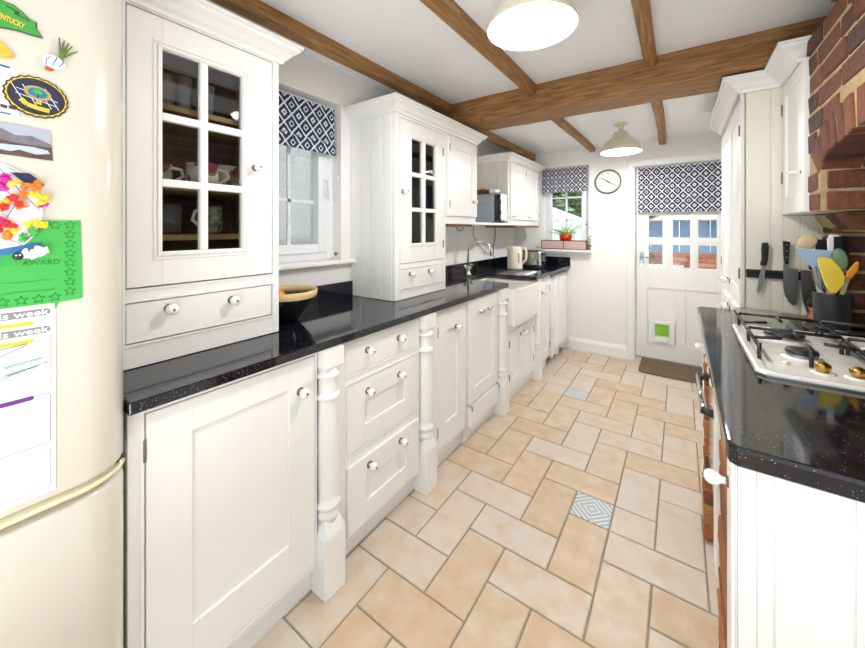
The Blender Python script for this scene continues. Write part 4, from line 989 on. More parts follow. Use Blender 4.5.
for k in range(42):
    a = rr.uniform(0, 2*PI); ln = rr.uniform(.14, .26); up = rr.uniform(.5, 1.4); w_ = rr.uniform(.004, .007); pts = []
    dy = math.sin(a)*.22
    for s in range(6):
        q = s/5; pts.append(Vector((c[0]+math.cos(a)*ln*q*.85, c[1]-.01+dy*ln*q, c[2]+.13+ln*up*q-ln*.75*q*q*up*.7)))
    side = Vector((-math.sin(a), math.cos(a)*.3, .25)).normalized(); L1, L2 = [], []
    for s, p in enumerate(pts):
        ww = w_*(1-(s/5)**2)+.0004; L1.append(g.bm.verts.new(p+side*ww)); L2.append(g.bm.verts.new(p-side*ww))
    for s in range(5): g.face([L1[s], L1[s+1], L2[s+1], L2[s]])
o = obj('leaves', g, 'leaf', t); md = o.modifiers.new('th', 'SOLIDIFY'); md.thickness = .0008
c = (-.785, 4.03, 1.0865); t = thing('sprig', 'small green sprig in a glass at the right end of the back window sill', 'plant', c)
g = G().lathe(c, [(.015, 0), (.018, .05), (.016, .05), (.012, .004), (.001, .004)], 14); obj('glass_pot', g, 'glass2', t)
g = G()
for k in range(9):
    a = k*2.4; p = Vector((c[0]+.016*math.cos(a), c[1]+.012*math.sin(a), c[2]+.05+.012*k)); g.tube([(c[0], c[1], c[2]+.01), p], .001, 5); g.ball(p, .012, .005, .008, 8, 5, Matrix.Rotation(a, 3, 'Z'))
obj('leaves', g, 'leaf', t)
# door mat
g = G(); pts = [(-.315, 4.165)]+[(-.315+.06*(1-math.cos(a)), 3.80-.06*math.sin(a)*1.0+.0) for a in [PI/2*i/6 for i in range(7)]]+[(.24, 3.742), (.24, 4.165)]
g.prism(pts, 'z', .001, .012)
def matm():
    m = bpy.data.materials.new('ridged_brown_mat'); m.use_nodes = True; n = m.node_tree.nodes; l = m.node_tree.links; b = n['Principled BSDF']; b.inputs['Roughness'].default_value = .95
    tc = n.new('ShaderNodeTexCoord'); wv = n.new('ShaderNodeTexWave'); wv.bands_direction = 'Y'; wv.inputs['Scale'].default_value = 9; wv.inputs['Distortion'].default_value = 2.5; wv.inputs['Detail Scale'].default_value = 1.2; wv.inputs['Detail'].default_value = 1
    l.new(tc.outputs['Object'], wv.inputs['Vector']); r = n.new('ShaderNodeValToRGB'); r.color_ramp.elements[0].color = (*lin('#4e4030'), 1); r.color_ramp.elements[1].color = (*lin('#86725a'), 1); l.new(wv.outputs['Fac'], r.inputs['Fac']); l.new(r.outputs['Color'], b.inputs['Base Color']); return m
M['mat'] = matm(); tag(obj('door_mat', g, 'mat', None, .002), 'brown ridged mat with rounded corner at the back door', 'mat')

# ------------------------------------------------------------------ lamps
def lamp(x, y, zt, label, power):
    t = thing('ceiling_lamp', label, 'lamp', (x, y, zt), 'cream enamel ceiling lamps')
    h = -.235; c = (x, y, zt)
    outer = [(.149, h), (.151, h+.006), (.137, h+.045), (.115, h+.080), (.088, h+.104), (.068, h+.118), (.062, h+.128), (.060, h+.145), (.050, h+.152), (.048, h+.166), (.03, h+.172), (.018, h+.178)]
    inner = [(.012, h+.17), (.044, h+.160), (.056, h+.125), (.084, h+.099), (.110, h+.075), (.132, h+.042), (.145, h+.002)]
    g = G(); g.m(0).lathe(c, outer, 48, cap=False); g.m(1).lathe(c, inner+[(.149, h)], 48, cap=False); obj('shade', g, ['cream', 'enamelwhite'], t)
    g = G().lathe(c, [(.016, h+.175), (.016, -.04), (.022, -.036), (.022, -.02), (.018, -.018)], 20, cap=False); obj('stem', g, 'cream', t)
    g = G().lathe(c, [(.018, -.02), (.05, -.014), (.052, 0)], 28); obj('ceiling_rose', g, 'cream', t)
    g = G().lathe(c, [(.015, h+.172), (.018, h+.14), (.018, h+.11)], 16); obj('bulb_holder', g, 'upvc', t)
    g = G().ball((x, y, zt+h+.075), .036, .036, .04); obj('bulb', g, 'bulb', t)
    l = bpy.data.lights.new('bulb_light', 'POINT'); l.energy = power; l.color = (1, .985, .965); l.shadow_soft_size = .045
    o = bpy.data.objects.new('bulb_light', l); COL.objects.link(o); o.parent = t; o.location = (0, 0, h+.018)
    return t
M['bulb'] = mat('lit_bulb', '#fff6e8', .4, emit=14)
lamp(-.42, 1.20, Z1, 'large cream enamel dome lamp on the ceiling nearest the camera', 13.5)
lamp(-.395, 3.26, Z2, 'smaller-looking cream enamel dome lamp beyond the big beam near the clock', 16.5)

# ------------------------------------------------------------------ right side: tall cupboard
RX = .25
t = thing('tall_cupboard', 'tall cream cupboard with corniced top between the hob and the back door', 'cupboard', (.5, 2.8, 0))
g = G().box(RX+.02, XR-.002, 2.352, 3.30, 0, 1.985); obj('carcass', g, 'paint', t)
g = G(); boards(g, 'y', 2.335, .016, RX+.012, .404, .912, 1.985, .1, .26); g.box(RX, RX+.02, 2.335, 2.36, .912, 1.985); g.box(RX, XR-.01, 2.337, 2.352, 0, .912); obj('side_panel', g, 'tg', t, .0015)
for a, b, k in ((2.36, 2.81, 2.77), (2.83, 3.29, 2.87)):
    for z0, z1 in ((.10, .88), (.93, 1.96)):
        g = G(); shaker(g, mapR(RX+.02), a, b, z0, z1, .075, .022, .009); d = obj('door', g, 'paint', t, .0015)
        knob(d, (RX-.002, k, .84 if z0 < .5 else 1.0), '-x')
        for q in (.15, .85): hinge(d, (RX-.003, a if k > b-.1 else b, z0+(z1-z0)*q))
CR = [(0, 0), (.012, .0), (.014, .012), (.028, .022), (.042, .040), (.064, .054), (.066, .062), (.076, .064), (.076, .074), (0, .074)]
g = G().sweep([(RX, 3.30), (RX, 2.335), (.40, 2.335), (.40, 2.035), (.55, 2.035)], [(a, 1.985+b) for a, b in CR], 1)
obj('cornice', g, 'paint', t)
# wall cupboard
t = thing('wall_cupboard', 'cream wall cupboard above the knives, squeezed against the brick chimney', 'cupboard', (.6, 2.2, 1.375))
g = G().box(.42, XR-.002, 1.975, 2.333, 1.375, 1.985); obj('carcass', g, 'paint', t, .002)
g = G(); shaker(g, mapR(.42), 1.976, 2.325, 1.378, 1.983, .05, .02, .008, .06, .08); d = obj('door', g, 'paint', t, .0015)
knob(d, (.402, 2.02, 1.54), '-x', .5)
for q in (1.87, 1.55): hinge(d, (.398, 2.327, q), .055)
# knife panel
g = G(); boards(g, 'y', 2.335, .014, .404, XR-.002, .912, 1.373, .1, .362)
tag(obj('wall_panel', g, 'tg', None, .0015), 'cream tongue and groove splash panel behind the knives and utensil pot', 'panel')

# ------------------------------------------------------------------ chimney breast
def brickbox(g, x0, x1, y0, y1, z0, z1, rr, j=.003):
    T = Matrix.Translation(((x0+x1)/2, (y0+y1)/2, (z0+z1)/2)) @ Matrix.Rotation(rr.uniform(-.015, .015), 4, 'Z') @ Matrix.Rotation(rr.uniform(-.02, .02), 4, 'X')
    a, b, c = (x1-x0)/2, (y1-y0)/2, (z1-z0)/2
    n0 = len(g.bm.verts); g.box(-a, a, -b, b, -c, c, T); g.bm.verts.ensure_lookup_table()
    for v in list(g.bm.verts)[n0:]: v.co += Vector((rr.uniform(-j, j), rr.uniform(-j, j), rr.uniform(-j, j)))
t = thing('chimney_breast', 'old red brick chimney breast with an arched recess above the hob', 'chimney', (.6, 1.4, 1.37))
PX = .41; AY, AZ, AW, AR = 1.39, 1.52, .447, .085
def archz(y, k=0):
    u = (y-AY)/(AW+k)
    if abs(u) >= 1: return None
    return AZ+(AR+k)*math.sqrt(1-u*u)
# mortar core
g = G(); g.m(0)
N = 24; inner_ = [(AY+AW*math.cos(PI*i/N), AZ+AR*math.sin(PI*i/N)) for i in range(N+1)]
poly = [(1.963, 1.374), (1.963, 2.036), (1.70, 2.036), (1.70, Z1), (.80, Z1), (.80, .92), (AY-AW, .92)]+inner_[::-1]+[(AY+AW, 1.374)]
top_out = []
# build the core as strips so the arch stays concave-safe
for (a, b), (c, d) in zip(inner_, inner_[1:]):
    zt = Z1 if max(a, c) <= 1.7 else 2.036
    g.loft([[(PX+.004, a, b), (PX+.004, c, d), (PX+.004, c, zt), (PX+.004, a, zt)], [(XR-.002, a, b), (XR-.002, c, d), (XR-.002, c, zt), (XR-.002, a, zt)]], True, True, False)
g.box(PX+.004, XR-.002, AY+AW, 1.963, 1.376, 2.036); g.box(PX+.004, XR-.002, .80, AY-AW, .912, Z1)
g.box(XR-.03, XR-.002, AY-AW, AY+AW, .912, 1.62)
obj('mortar', g, 'mortar', t)
g = G(); rr = random.Random(21)
H_ = .075; bw = .064
# face bricks (looking at the corridor), stretcher and header mix
k = 0; z = 1.377
while z < Z1-.02:
    ymax = 1.966 if z < 2.03 else 1.705
    y = ymax; first = True
    off = .0 if k % 2 else .11
    while y > .82:
        ln = rr.choice((.215, .205, .105, .215)) if not first else (.105 if k % 2 else .16)
        first = False
        y0_, y1_ = max(y-ln, .80), y; y -= ln+.011
        zz0, zz1 = z, min(z+bw, Z1)
        # clip against the arch ring
        def outside(yy):
            if zz0+bw < AZ+.01: return abs(yy-AY) >= AW
            q = archz(yy, .112); return q is None or zz0 > q-.018
        if zz0 < AZ+AR+.12:
            if not (outside(y0_) and outside(y1_)):
                if outside(y1_):
                    ya = y1_
                    while outside(ya) and ya > y0_: ya -= .004
                    if y1_-ya < .03: continue
                    y0_ = ya+.006
                elif outside(y0_):
                    ya = y0_
                    while outside(ya) and ya < y1_: ya += .004
                    if ya-y0_ < .03: continue
                    y1_ = ya-.006
                else: continue
            elif y0_ < AY < y1_: continue
        brickbox(g, PX-rr.uniform(-.002, .005), PX+.10, y0_, y1_, zz0, zz1, rr)
    z += H_; k += 1
# voussoirs, several rows deep into the wall
nv = 17
for d_ in range(4):
    for i in range(nv):
        a = PI*(i+.5+(.25 if d_ % 2 else 0))/nv
        if a > PI: continue
        cy, cz = AY+AW*math.cos(a), AZ+AR*math.sin(a)
        nrm = Vector((math.cos(a)/AW, math.sin(a)/AR)).normalized(); nrm = (nrm+Vector((math.cos(a)*.55, 1)).normalized()*1.6).normalized()
        ang = math.atan2(nrm.x, nrm.y)
        T = Matrix.Translation((PX+.05+.108*d_-.003+rr.uniform(-.003, .003), cy, cz)) @ Matrix.Rotation(-ang, 4, 'X')
        w_ = .0275+rr.uniform(-.002, .002)
        n0 = len(g.bm.verts); g.box(-.05, .05, -w_, w_, -.004, .106, T); g.bm.verts.ensure_lookup_table()
        for v in list(g.bm.verts)[n0:]: v.co += Vector((rr.uniform(-.003, .003), rr.uniform(-.003, .003), rr.uniform(-.003, .003)))
# jamb bricks facing the camera
for zz in (1.377, 1.452):
    for x0_, x1_ in ((.43, .635), (.645, .84)): brickbox(g, x0_, x1_, AY+AW-.008, AY+AW+.06, zz, zz+bw, rr)
# back of the recess
z = .93; k = 0
while z < 1.66:
    y = 1.84 if k % 2 else 1.74
    while y > .95: brickbox(g, XR-.04, XR-.012, y-.21, y, z, z+bw, rr); y -= .222
    z += H_; k += 1
ob = obj('brickwork', g, 'brick', t, .005, 2)
# corbel and far jamb pier
g = G(); g.m(1).prism([(.50, 1.372), (.54, 1.30), (XR-.003, 1.30), (XR-.003, 1.372)], 'y', 1.93, 2.33)
g.m(1).box(.537, XR-.003, 2.131, 2.33, .912, 1.30)
rr = random.Random(8)
for x0_, x1_ in ((.49, .60), (.61, .72), (.73, .84)):
    sl = .045 if x0_ < .5 else 0
    T0 = [[(x0_, y, 1.366), (x1_, y, 1.366), (x1_, y, 1.305), (x0_+sl, y, 1.305)] for y in (1.915, 2.02)]
    g.m(0).loft(T0, True, True, False); T0 = [[(x0_, y, 1.366), (x1_, y, 1.366), (x1_, y, 1.305), (x0_+sl, y, 1.305)] for y in (2.03, 2.14)]; g.loft(T0, True, True, False)
g.m(0); z = .915; k = 0
while z < 1.29:
    a = .53+(.0 if k % 2 else .008); ws = (.105, .21) if k % 2 else (.21, .105)
    for w_ in ws: brickbox(g, a, min(a+w_, XR-.005), 2.125, 2.22, z, z+bw, rr, .004); a += w_+.011
    brickbox(g, .53, .62, 2.225, 2.325, z, z+bw, rr, .004)
    z += H_; k += 1
obj('corbelled_jamb', g, ['brick', 'mortar'], t, .007, 2)

# ------------------------------------------------------------------ right worktop and base
t = thing('worktop', 'polished black granite worktop around the hob on the right', 'worktop', (.45, 1.6, .88))
g = G(); g.prism([(.085, .85), (.075, .86), (.072, .875), (.072, 2.27), (.09, 2.30), (RX-.004, 2.30), (RX-.004, 2.333), (XR-.002, 2.333), (XR-.002, .85)], 'z', .874, .911)
obj('slab', g, 'granite', t, .007, 3)
t = thing('end_panel', 'cream boarded end panel under the right worktop nearest the camera, white knob on its post', 'panel', (.45, .91, 0))
g = G(); g.box(.13, XR-.01, .8965, .945, .0, .872); obj('core', g, 'paint', t)
g = G(); g.box(.117, .14, .884, .945, 0, .872); boards(g, 'y', .882, .014, .1405, XR-.01, 0, .872, .098, .1405); obj('boarding', g, 'paint', t, .002)
g = G(); g.box(.080, .0865, .878, .948, 0, .872); g.box(.0865, .090, .881, .945, 0, .872); g.box(.090, .1165, .878, .948, 0, .872); d = obj('front_post', g, 'paint', t, .002)
knob(d, (.081, .92, .805), '-x', .8)
t = thing('filler_panel', 'narrow white filler panel between the near brick pier and the oven', 'panel', (.1, 1.35, .3))
g = G(); g.box(.086, .5, 1.312, 1.398, .30, .872); obj('board', g, 'white', t, .003)
def pier(label, x0, y0, y1, z1, seed, j=.004, narrow=False):
    t = thing('brick_pier', label, 'brick pier', ((x0+.5)/1, (y0+y1)/2, 0), 'brick piers under the right worktop')
    g = G().box(x0+.004, x0+.22 if narrow else .80, y0+.008, y1-.008, 0, z1); obj('mortar', g, 'mortar', t)
    g = G(); rr = random.Random(seed); z = .006; k = 0
    while z+bw < z1:
        a = x0
        for w_ in (((.105, .215, .215) if k % 2 else (.215, .105, .215)) if not narrow else ((.105, .115) if k % 2 else (.231,))): brickbox(g, a, a+w_, y0, y1, z, z+bw, rr, j); a += w_+.011
        z += .0715; k += 1
    obj('brickwork', g, 'pierbrick', t, .006, 2); return t
pier('rough red brick pier between the end panel and the oven', .092, .953, 1.30, .872, 3, narrow=True)
pier('rough red brick pier beyond the oven on the right', .086, 1.875, 1.985, .872, 4)
# oven
t = thing('oven', 'built-in oven with chrome bar handle set between the brick piers', 'oven', (.4, 1.6, .34))
g = G().box(.125, .70, 1.402, 1.868, .335, .872); obj('body', g, 'steel', t)
g = G().box(.10, .124, 1.404, 1.866, .34, .76); d = obj('door', g, 'ceramic', t, .004)
g = G().tube([(.064, 1.425, .733), (.060, 1.58, .733), (.060, 1.745, .733)], .0095, 14); h_ = obj('handle', g, 'chrome', d)
for yy in (1.42, 1.75):
    g = G().tube([(.101, yy, .725), (.08, yy, .729), (.055, yy, .735)], [.013, .013, .012], 10); obj('handle_bracket', g, 'black', d)
g = G().box(.102, .124, 1.404, 1.866, .77, .868); cp_ = obj('control_panel', g, 'ceramic', t, .003)
for yy in (1.44, 1.56, 1.68, 1.80):
    g = G().lathe((.102, yy, .82), [(.018, 0), (.018, .008), (.012, .022), (.010, .024)], 18, '-x'); obj('control_knob', g, mat('ivory_knob', '#efe6cf', .3), cp_)
g = G().box(.16, .70, 1.34, 1.87, 0, .299); tag(obj('oven_plinth', g, 'white', None, .002), 'recessed white base below the oven', 'plinth')
t = thing('base_cabinet', 'cream base cabinet beyond the far brick pier on the right', 'cabinet', (.45, 2.15, 0))
g = G().box(.12, XR-.01, 1.992, 2.33, .02, .872); obj('carcass', g, 'paint', t)
g = G(); shaker(g, mapR(.12), 1.995, 2.325, .03, .865, .06, .022, .008); d = obj('door', g, 'paint', t, .002); knob(d, (.098, 2.10, .755), '-x', .9)

# ------------------------------------------------------------------ hob
t = thing('gas_hob', 'white enamel gas hob with black pan supports and brass knobs', 'hob', (.415, 1.6, .911))
M['hobw'] = mat('white_hob_enamel', '#f3f3ee', .12, coat=.3)
g = G(); a0, a1, b0, b1 = .174, .665, 1.302, 1.905; c_ = .02
def rr_(d, z): 
    x0, x1, y0, y1 = a0+d, a1-d, b0+d, b1-d; q = c_
    return [(x0+q, y0, z), (x1-q, y0, z), (x1, y0+q, z), (x1, y1-q, z), (x1-q, y1, z), (x0+q, y1, z), (x0, y1-q, z), (x0, y0+q, z)]
g.loft([rr_(.004, .911), rr_(0, .916), rr_(.001, .921), rr_(.006, .925), rr_(.02, .924), rr_(.03, .920)], True, True, False); obj('hob_plate', g, 'hobw', t)
g = G(); g.loft([rr_(-.003, .9112), rr_(-.003, .9145)], True, True, False); obj('trim', g, 'steel', t)
for x, y, r in ((.302, 1.74, .052), (.302, 1.515, .036), (.535, 1.74, .040), (.535, 1.515, .05)):
    g = G(); g.m(1).lathe((x, y, .920), [(r*1.35, 0), (r*1.3, .004), (r*1.05, .007)], 28); g.m(2).lathe((x, y, .925), [(r*.95, 0), (r*1.0, .010), (r*.9, .011)], 28); g.m(0).lathe((x, y, .936), [(r*1.02, 0), (r*1.05, .004), (r*.98, .010), (r*.3, .012)], 28)
    obj('burner', g, ['castiron', 'hobw', 'steel'], t)
for x0_, x1_ in ((.195, .412), (.425, .648)):
    zt = .972; g = G(); r = .0052; ya, yb = 1.405, 1.872
    def rod(p, q): g.tube([p, q], r, 8)
    xm = (x0_+x1_)/2
    rod((x0_, ya+.02, zt-.012), (x0_, yb, zt-.012))
    for yy in (yb, 1.628): rod((x0_, yy, zt), (x1_, yy, zt))
    rod((x1_, ya+.02, zt-.012), (x1_, yb, zt-.012))
    for yy in (1.74, 1.515): rod((x0_, yy, zt-.006), (xm-.045, yy, zt)); rod((x1_, yy, zt-.006), (xm+.045, yy, zt))
    rod((xm, 1.628, zt), (xm, 1.70, zt)); rod((xm, 1.628, zt), (xm, 1.56, zt)); rod((xm, yb, zt), (xm, 1.79, zt)); rod((xm, ya+.02, zt), (xm, 1.475, zt)); rod((x0_, ya+.02, zt-.012), (xm, ya+.02, zt)) if False else None
    for x in (x0_, x1_):
        for yy in (yb, 1.628, ya+.02): rod((x, yy, zt), (x, yy, .922))
    rod((xm, ya+.02, zt), (xm, ya+.02, .922))
    obj('pan_support', g, 'castiron', t)
for x in (.318, .382, .446, .51):
    g = G(); g.m(1).lathe((x, 1.392, .919), [(.026, 0), (.026, .003), (.02, .005)], 26); g.m(0).lathe((x, 1.392, .924), [(.012, 0), (.012, .004), (.0165, .008), (.0165, .018), (.013, .022), (.006, .026), (.001, .0265)], 24); obj('control_knob', g, ['brass', 'hobw'], t)
g = G(); g.lathe((.25, 1.43, .920), [(.012, 0), (.011, .004), (.003, .006)], 16); obj('ignition_button', g, 'fridge_trim', t)
# glass board
t = thing('chopping_board', 'clear-topped patterned glass board lying behind the hob below the knives', 'board', (.34, 2.12, .911))
g = G().box(.225, .375, 1.93, 2.315, .9115, .916); obj('picture_layer', g, mat('printed_board', '#a39a6c', .35, noise=.5, nscale=14), t, .001)
g = G().box(.22, .38, 1.925, 2.32, .916, .921); obj('glass_top', g, mat('board_glass', '#c9d0b8', .05, trans=.6), t, .001)

# knives and rack
t = thing('knife_rack', 'black magnetic knife strip on the cream panel', 'knife rack', (.38, 2.33, 1.09))
g = G(); g.box(.27, .505, 2.325, 2.3345, 1.072, 1.112); obj('back_plate', g, 'black', t, .002)
for z in (1.077, 1.099): obj('magnet_strip', G().box(.268, .507, 2.314, 2.325, z, z+.009), 'black', t, .001)
def knife(label, hpts, bpts, rivets=(), handle='black', y=2.309, blade='steel'):
    t = thing('kitchen_knife', label, 'knife', (hpts[0][0], y, hpts[0][1]), 'knives on the magnetic strip')
    g = G().prism(bpts, 'y', y-.0012, y+.0012); obj('blade', g, blade, t)
    g = G().prism(hpts, 'y', y-.009, y+.009); h = obj('handle', g, handle, t, .004, 3)
    for (a, b) in rivets: obj('rivet', G().lathe((a, y-.009, b), [(.004, 0), (.0035, .001)], 10, '-y'), 'steel', h)
knife('small knife with plain black handle, leftmost on the magnetic strip', [(.325, 1.245), (.347, 1.245), (.349, 1.22), (.345, 1.16), (.340, 1.135), (.322, 1.133), (.318, 1.14), (.324, 1.17), (.322, 1.21)],
      [(.326, 1.137), (.338, 1.135), (.334, 1.07), (.322, 1.02), (.311, .995), (.307, 1.01), (.313, 1.07)])
knife('broad cook knife with three rivets in a black handle, middle of the strip', [(.397, 1.255), (.422, 1.25), (.418, 1.20), (.416, 1.145), (.402, 1.145), (.399, 1.20)],
      [(.399, 1.146), (.414, 1.146), (.414, 1.128), (.449, 1.126), (.449, 1.02), (.443, .97), (.432, .955), (.417, .97), (.404, 1.0), (.399, 1.04), (.399, 1.128)], [(.41, 1.235), (.409, 1.207), (.409, 1.178)])
knife('wide steel cleaver at the right end of the strip, hanging behind the utensils', [(.482, 1.20), (.497, 1.20), (.496, 1.125), (.483, 1.125)],
      [(.457, 1.122), (.518, 1.118), (.522, 1.00), (.515, .93), (.497, .912+.006), (.480, .922), (.466, .97), (.458, 1.04)])
# utensil pot and utensils
PC = (.493, 2.05, .912); c = PC
t = thing('utensil_pot', 'ribbed black pot holding the cooking utensils next to the brick jamb', 'pot', c)
pr = [(.047, 0)]
for k in range(14): z = .006+.0098*k; pr += [(.051+.0003*k, z), (.0485+.0003*k, z+.0049)]
pr += [(.056, .148), (.053, .148), (.045, .012), (.001, .012)]
g = G().lathe(c, pr, 40); obj('body', g, mat('black_ribbed_stoneware', '#24262b', .45), t)
def rodp(a, b, r): return G().tube([a, b], r, 10)
def blade_shape(pts, y, th, m, name, parent): g = G().prism(pts, 'y', y-th/2, y+th/2); return obj(name, g, m, parent, th*.45, 2)
UG = 'cooking utensils in the black pot'
yel = mat('yellow_silicone', '#efd44a', .45); 
t = thing('spatula', 'big yellow silicone spatula in front of the utensil pot', 'spatula', (.47, 2.0, 1.0), UG)
g = rodp((.487, 2.04, .93), (.482, 2.0, 1.075), .005); obj('handle', g, yel, t)
blade_shape([(.474, 1.065), (.490, 1.065), (.510, 1.10), (.513, 1.13), (.500, 1.165), (.478, 1.197), (.452, 1.203), (.440, 1.195), (.443, 1.165), (.458, 1.10)], 1.99, .008, yel, 'head', t)
t = thing('fish_slice', 'pale blue slotted scraper with a wide flat edge in the utensil pot', 'utensil', (.44, 2.03, 1.0), UG)
lb = mat('light_blue_plastic', '#a9c1dc', .4)
g = rodp((.475, 2.055, .93), (.450, 2.035, 1.16), .005); obj('handle', g, lb, t)
blade_shape([(.437, 1.15), (.452, 1.15), (.488, 1.205), (.489, 1.226), (.388, 1.232), (.387, 1.222)], 2.032, .005, lb, 'head', t)
t = thing('whisk', 'small steel balloon whisk leaning left in the utensil pot', 'whisk', (.44, 2.03, 1.0), UG)
g = rodp((.480, 2.04, .93), (.462, 2.022, 1.07), .004); obj('handle', g, 'steel', t)
g = G()
for k in range(6):
    a = PI*k/6; pts = []
    for i in range(13):
        b = 2*PI*i/12-PI/2; r = .020*math.cos(b)
        pts.append((.452+r*math.cos(a)*.9-.010*math.sin(b), 2.016+r*math.sin(a)*.9, 1.115+.048*math.sin(b)))
    g.tube(pts, .0009, 5)
obj('wires', g, 'steel', t)
t = thing('wooden_spoon', 'pale wooden spoon at the back of the utensil pot', 'spoon', (.44, 2.07, 1.0), UG)
wd = mat('pale_beech', '#d8c096', .55)
g = rodp((.478, 2.07, .93), (.440, 2.085, 1.23), .005); obj('handle', g, wd, t)
g = G().ball((.432, 2.086, 1.255), .028, .007, .038, 16, 10, Matrix.Rotation(.55, 3, 'Y')); obj('bowl', g, wd, t)
t = thing('spatula', 'black nylon turner standing at the back of the utensil pot', 'spatula', (.48, 2.08, 1.0), UG)
g = rodp((.47, 2.08, .93), (.478, 2.085, 1.2), .006); obj('handle', g, 'black', t)
blade_shape([(.458, 1.19), (.492, 1.19), (.498, 1.25), (.490, 1.268), (.460, 1.268), (.454, 1.25)], 2.087, .006, 'black', 'head', t)
t = thing('peeler', 'tall utensil with white end and black grip in the utensil pot', 'utensil', (.5, 2.07, 1.0), UG)
g = rodp((.480, 2.06, .93), (.498, 2.07, 1.22), .009); obj('handle', g, 'upvc', t)
blade_shape([(.486, 1.21), (.522, 1.21), (.525, 1.27), (.515, 1.288), (.492, 1.288), (.484, 1.27)], 2.072, .012, 'upvc', 'head', t)
g = G().box(.501, .523, 2.062, 2.066, 1.18, 1.28); obj('grip', g, 'black', t, .001)
t = thing('spoon', 'green plastic spoon in the utensil pot behind the yellow spatula', 'spoon', (.5, 2.03, 1.0), UG)
gn = mat('sage_green_plastic', '#6f9a78', .4)
g = rodp((.480, 2.03, .93), (.507, 2.035, 1.15), .0055); obj('handle', g, gn, t)
g = G().ball((.510, 2.035, 1.19), .022, .006, .045, 16, 10, Matrix.Rotation(-.1, 3, 'Y')); obj('bowl', g, gn, t)
t = thing('spatula', 'orange tipped scraper with cream handle at the right of the utensil pot', 'spatula', (.51, 2.02, 1.0), UG)
g = rodp((.487, 2.03, .93), (.523, 2.005, 1.125), .007); obj('handle', g, mat('cream_handle', '#e6dcc2', .4), t)
blade_shape([(.513, 1.12), (.530, 1.12), (.548, 1.155), (.551, 1.185), (.544, 1.19), (.520, 1.15)], 2.0, .008, mat('orange_silicone', '#f0a024', .4), 'head', t)
t = thing('spatula', 'black spoon at the back right of the utensil pot', 'spatula', (.52, 2.08, 1.0), UG)
g = rodp((.485, 2.075, .93), (.525, 2.09, 1.2), .005); obj('handle', g, 'black', t)
g = G().ball((.533, 2.093, 1.24), .02, .006, .04, 14, 8, Matrix.Rotation(-.15, 3, 'Y')); obj('bowl', g, 'black', t)
# small mill
t = thing('pepper_mill', 'small wooden pepper mill with black top between the cleaver and the pot', 'mill', (.478, 2.20, .912))
c = (.478, 2.20, .912)
g = G().lathe(c, [(.024, 0), (.026, .01), (.018, .03), (.016, .045), (.022, .06)], 20); obj('body', g, mat('turned_wood', '#a9764a', .4), t)
g = G().lathe(c, [(.018, .06), (.023, .07), (.022, .09), (.010, .10)], 20); obj('top', g, 'black', t)

# ------------------------------------------------------------------ outside
g = G().box(-9, 9, 4.36, 22, -.25, -.12); struct('ground_outside', g, mat('paving', '#b9b4aa', .9, noise=.15, nscale=2))
g = G().box(-2.95, -2.7, -2.5, 4.2, -.2, 4.0)
o = obj('neighbouring_wall', g, mat('pebbledash', '#b4b5b6', .95, bump=1.0, bscale=45, noise=.12, nscale=60)); o.location.x = 0
tag(o, 'pale pebbledashed wall outside the side window', 'wall')
t = thing('outbuilding', 'brick outbuilding with slate blue cladding and tiled roof seen through the door', 'building', (.5, 7.3, -.12))
g = G(); rr = random.Random(1); z = -.12; k = 0
g.m(1).box(-.78, 3.2, 7.04, 7.3, -.12, .93)
while z < .92:
    x = -.78-(.11 if k % 2 else 0)
    while x < 3.2: g.m(0).box(x, x+.215, 7.02, 7.06, z, z+.064); x += .226
    z += .0755; k += 1
obj('brick_base', g, ['redbrick', 'mortar'], t)
g = G()
for i in range(20): g.box(-.8+.2*i, -.61+.2*i, 7.06, 7.10, .93, 1.44)
obj('cladding', g, mat('slate_blue_paint', '#6f8fb5', .6, noise=.12, nscale=5), t)
g = G()
for r_ in range(12):
    for i in range(21): g.box(-.9+.2*i+(.1 if r_ % 2 else 0), -.71+.2*i+(.1 if r_ % 2 else 0), 6.95+.17*r_, 7.17+.17*r_, 1.44+.10*r_, 1.46+.10*r_)
obj('tiled_roof', g, ramp_mat('weathered_roof_tile', [(.2, '#8c7a6c'), (.5, '#b59c88'), (.8, '#c9b7a5')], .9, 5, island=.7), t)
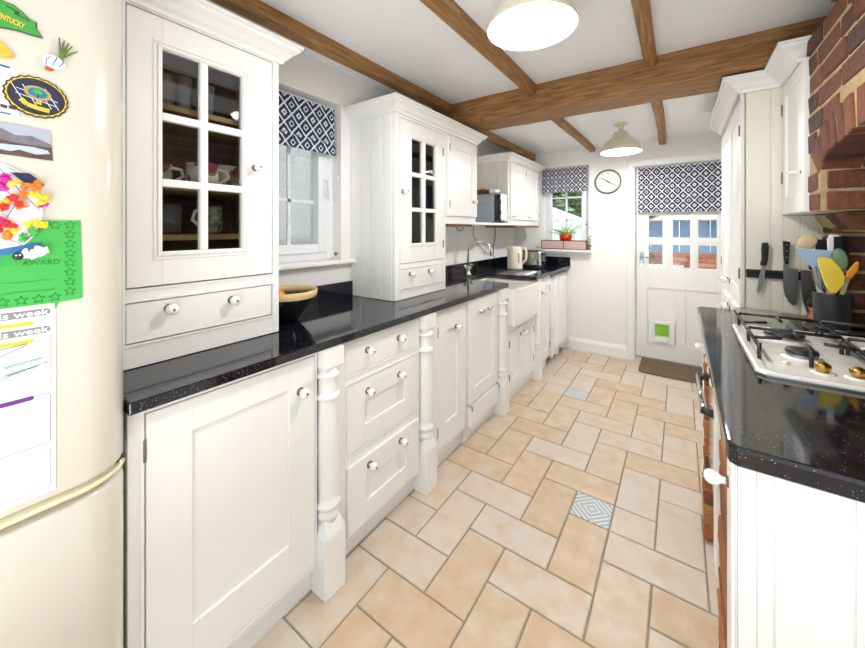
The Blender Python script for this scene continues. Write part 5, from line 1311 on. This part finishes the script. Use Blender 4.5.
g = G().box(-.20, -.12, 6.0, 6.08, -.12, 1.9); tag(obj('garden_post', g, 'white'), 'white post outside seen through the left door panes', 'post')
def bush(label, c, rx, ry, rz, n, seed, s=.06, cat='bush', name='garden_bush', trunk=False):
    t = thing(name, label, cat, (c[0], c[1], -.12)); g = G(); rr = random.Random(seed)
    for k in range(n):
        a = rr.uniform(0, 2*PI); b = rr.uniform(-1, 1); r = rr.uniform(.55, 1); q = math.sqrt(1-b*b)
        p = Vector((c[0]+rx*r*q*math.cos(a), c[1]+ry*r*q*math.sin(a), c[2]+rz*r*b)); ss = s*rr.uniform(.6, 1.4)
        M3 = Matrix.Rotation(rr.uniform(0, 6), 3, 'Z') @ Matrix.Rotation(rr.uniform(-1.2, 1.2), 3, 'X')
        vs_ = [g.bm.verts.new(p+M3 @ Vector(u)*ss) for u in ((-1, 0, 0), (0, -.45, .1), (1, 0, 0), (0, .45, .1))]; g.face(vs_)
    obj('foliage', g, 'leaf2', t)
    g = G().tube([(c[0], c[1], -.12), (c[0]+.02, c[1], c[2])], [.05 if trunk else .02, .02 if trunk else .01], 8); obj('stem', g, mat('bark_'+str(seed), '#6b5a45', .9), t); return t
bush('leafy bush outside seen through the left door panes', (-.50, 6.5, .45), .26, .3, .62, 900, 1, .05)
bush('tall green tree outside filling the back window', (-4.0, 12, 1.75), 1.55, 1.2, 1.9, 5200, 2, .15, 'tree', 'garden_tree', True)
bush('green tree outside at the right of the back window', (-2.0, 14.0, 1.9), 1.45, .7, 2.0, 4600, 3, .15, 'tree', 'garden_tree', True)
t = thing('conservatory', 'pale gable of a low conservatory outside the back window', 'building', (-2.2, 7.6, -.12))
g = G().prism([(-3.6, -.12), (-3.6, 1.9), (-3.0, 2.05), (-1.35, 1.38), (-1.35, -.12)], 'y', 7.0, 8.4); obj('gable', g, mat('pale_render', '#dfe3e0', .7), t)
g = G(); 
for a in range(5): g.box(-3.4+.45*a, -3.36+.45*a, 6.97, 7.0, .2, 1.3)
obj('frame_bar', g, 'upvc', t)
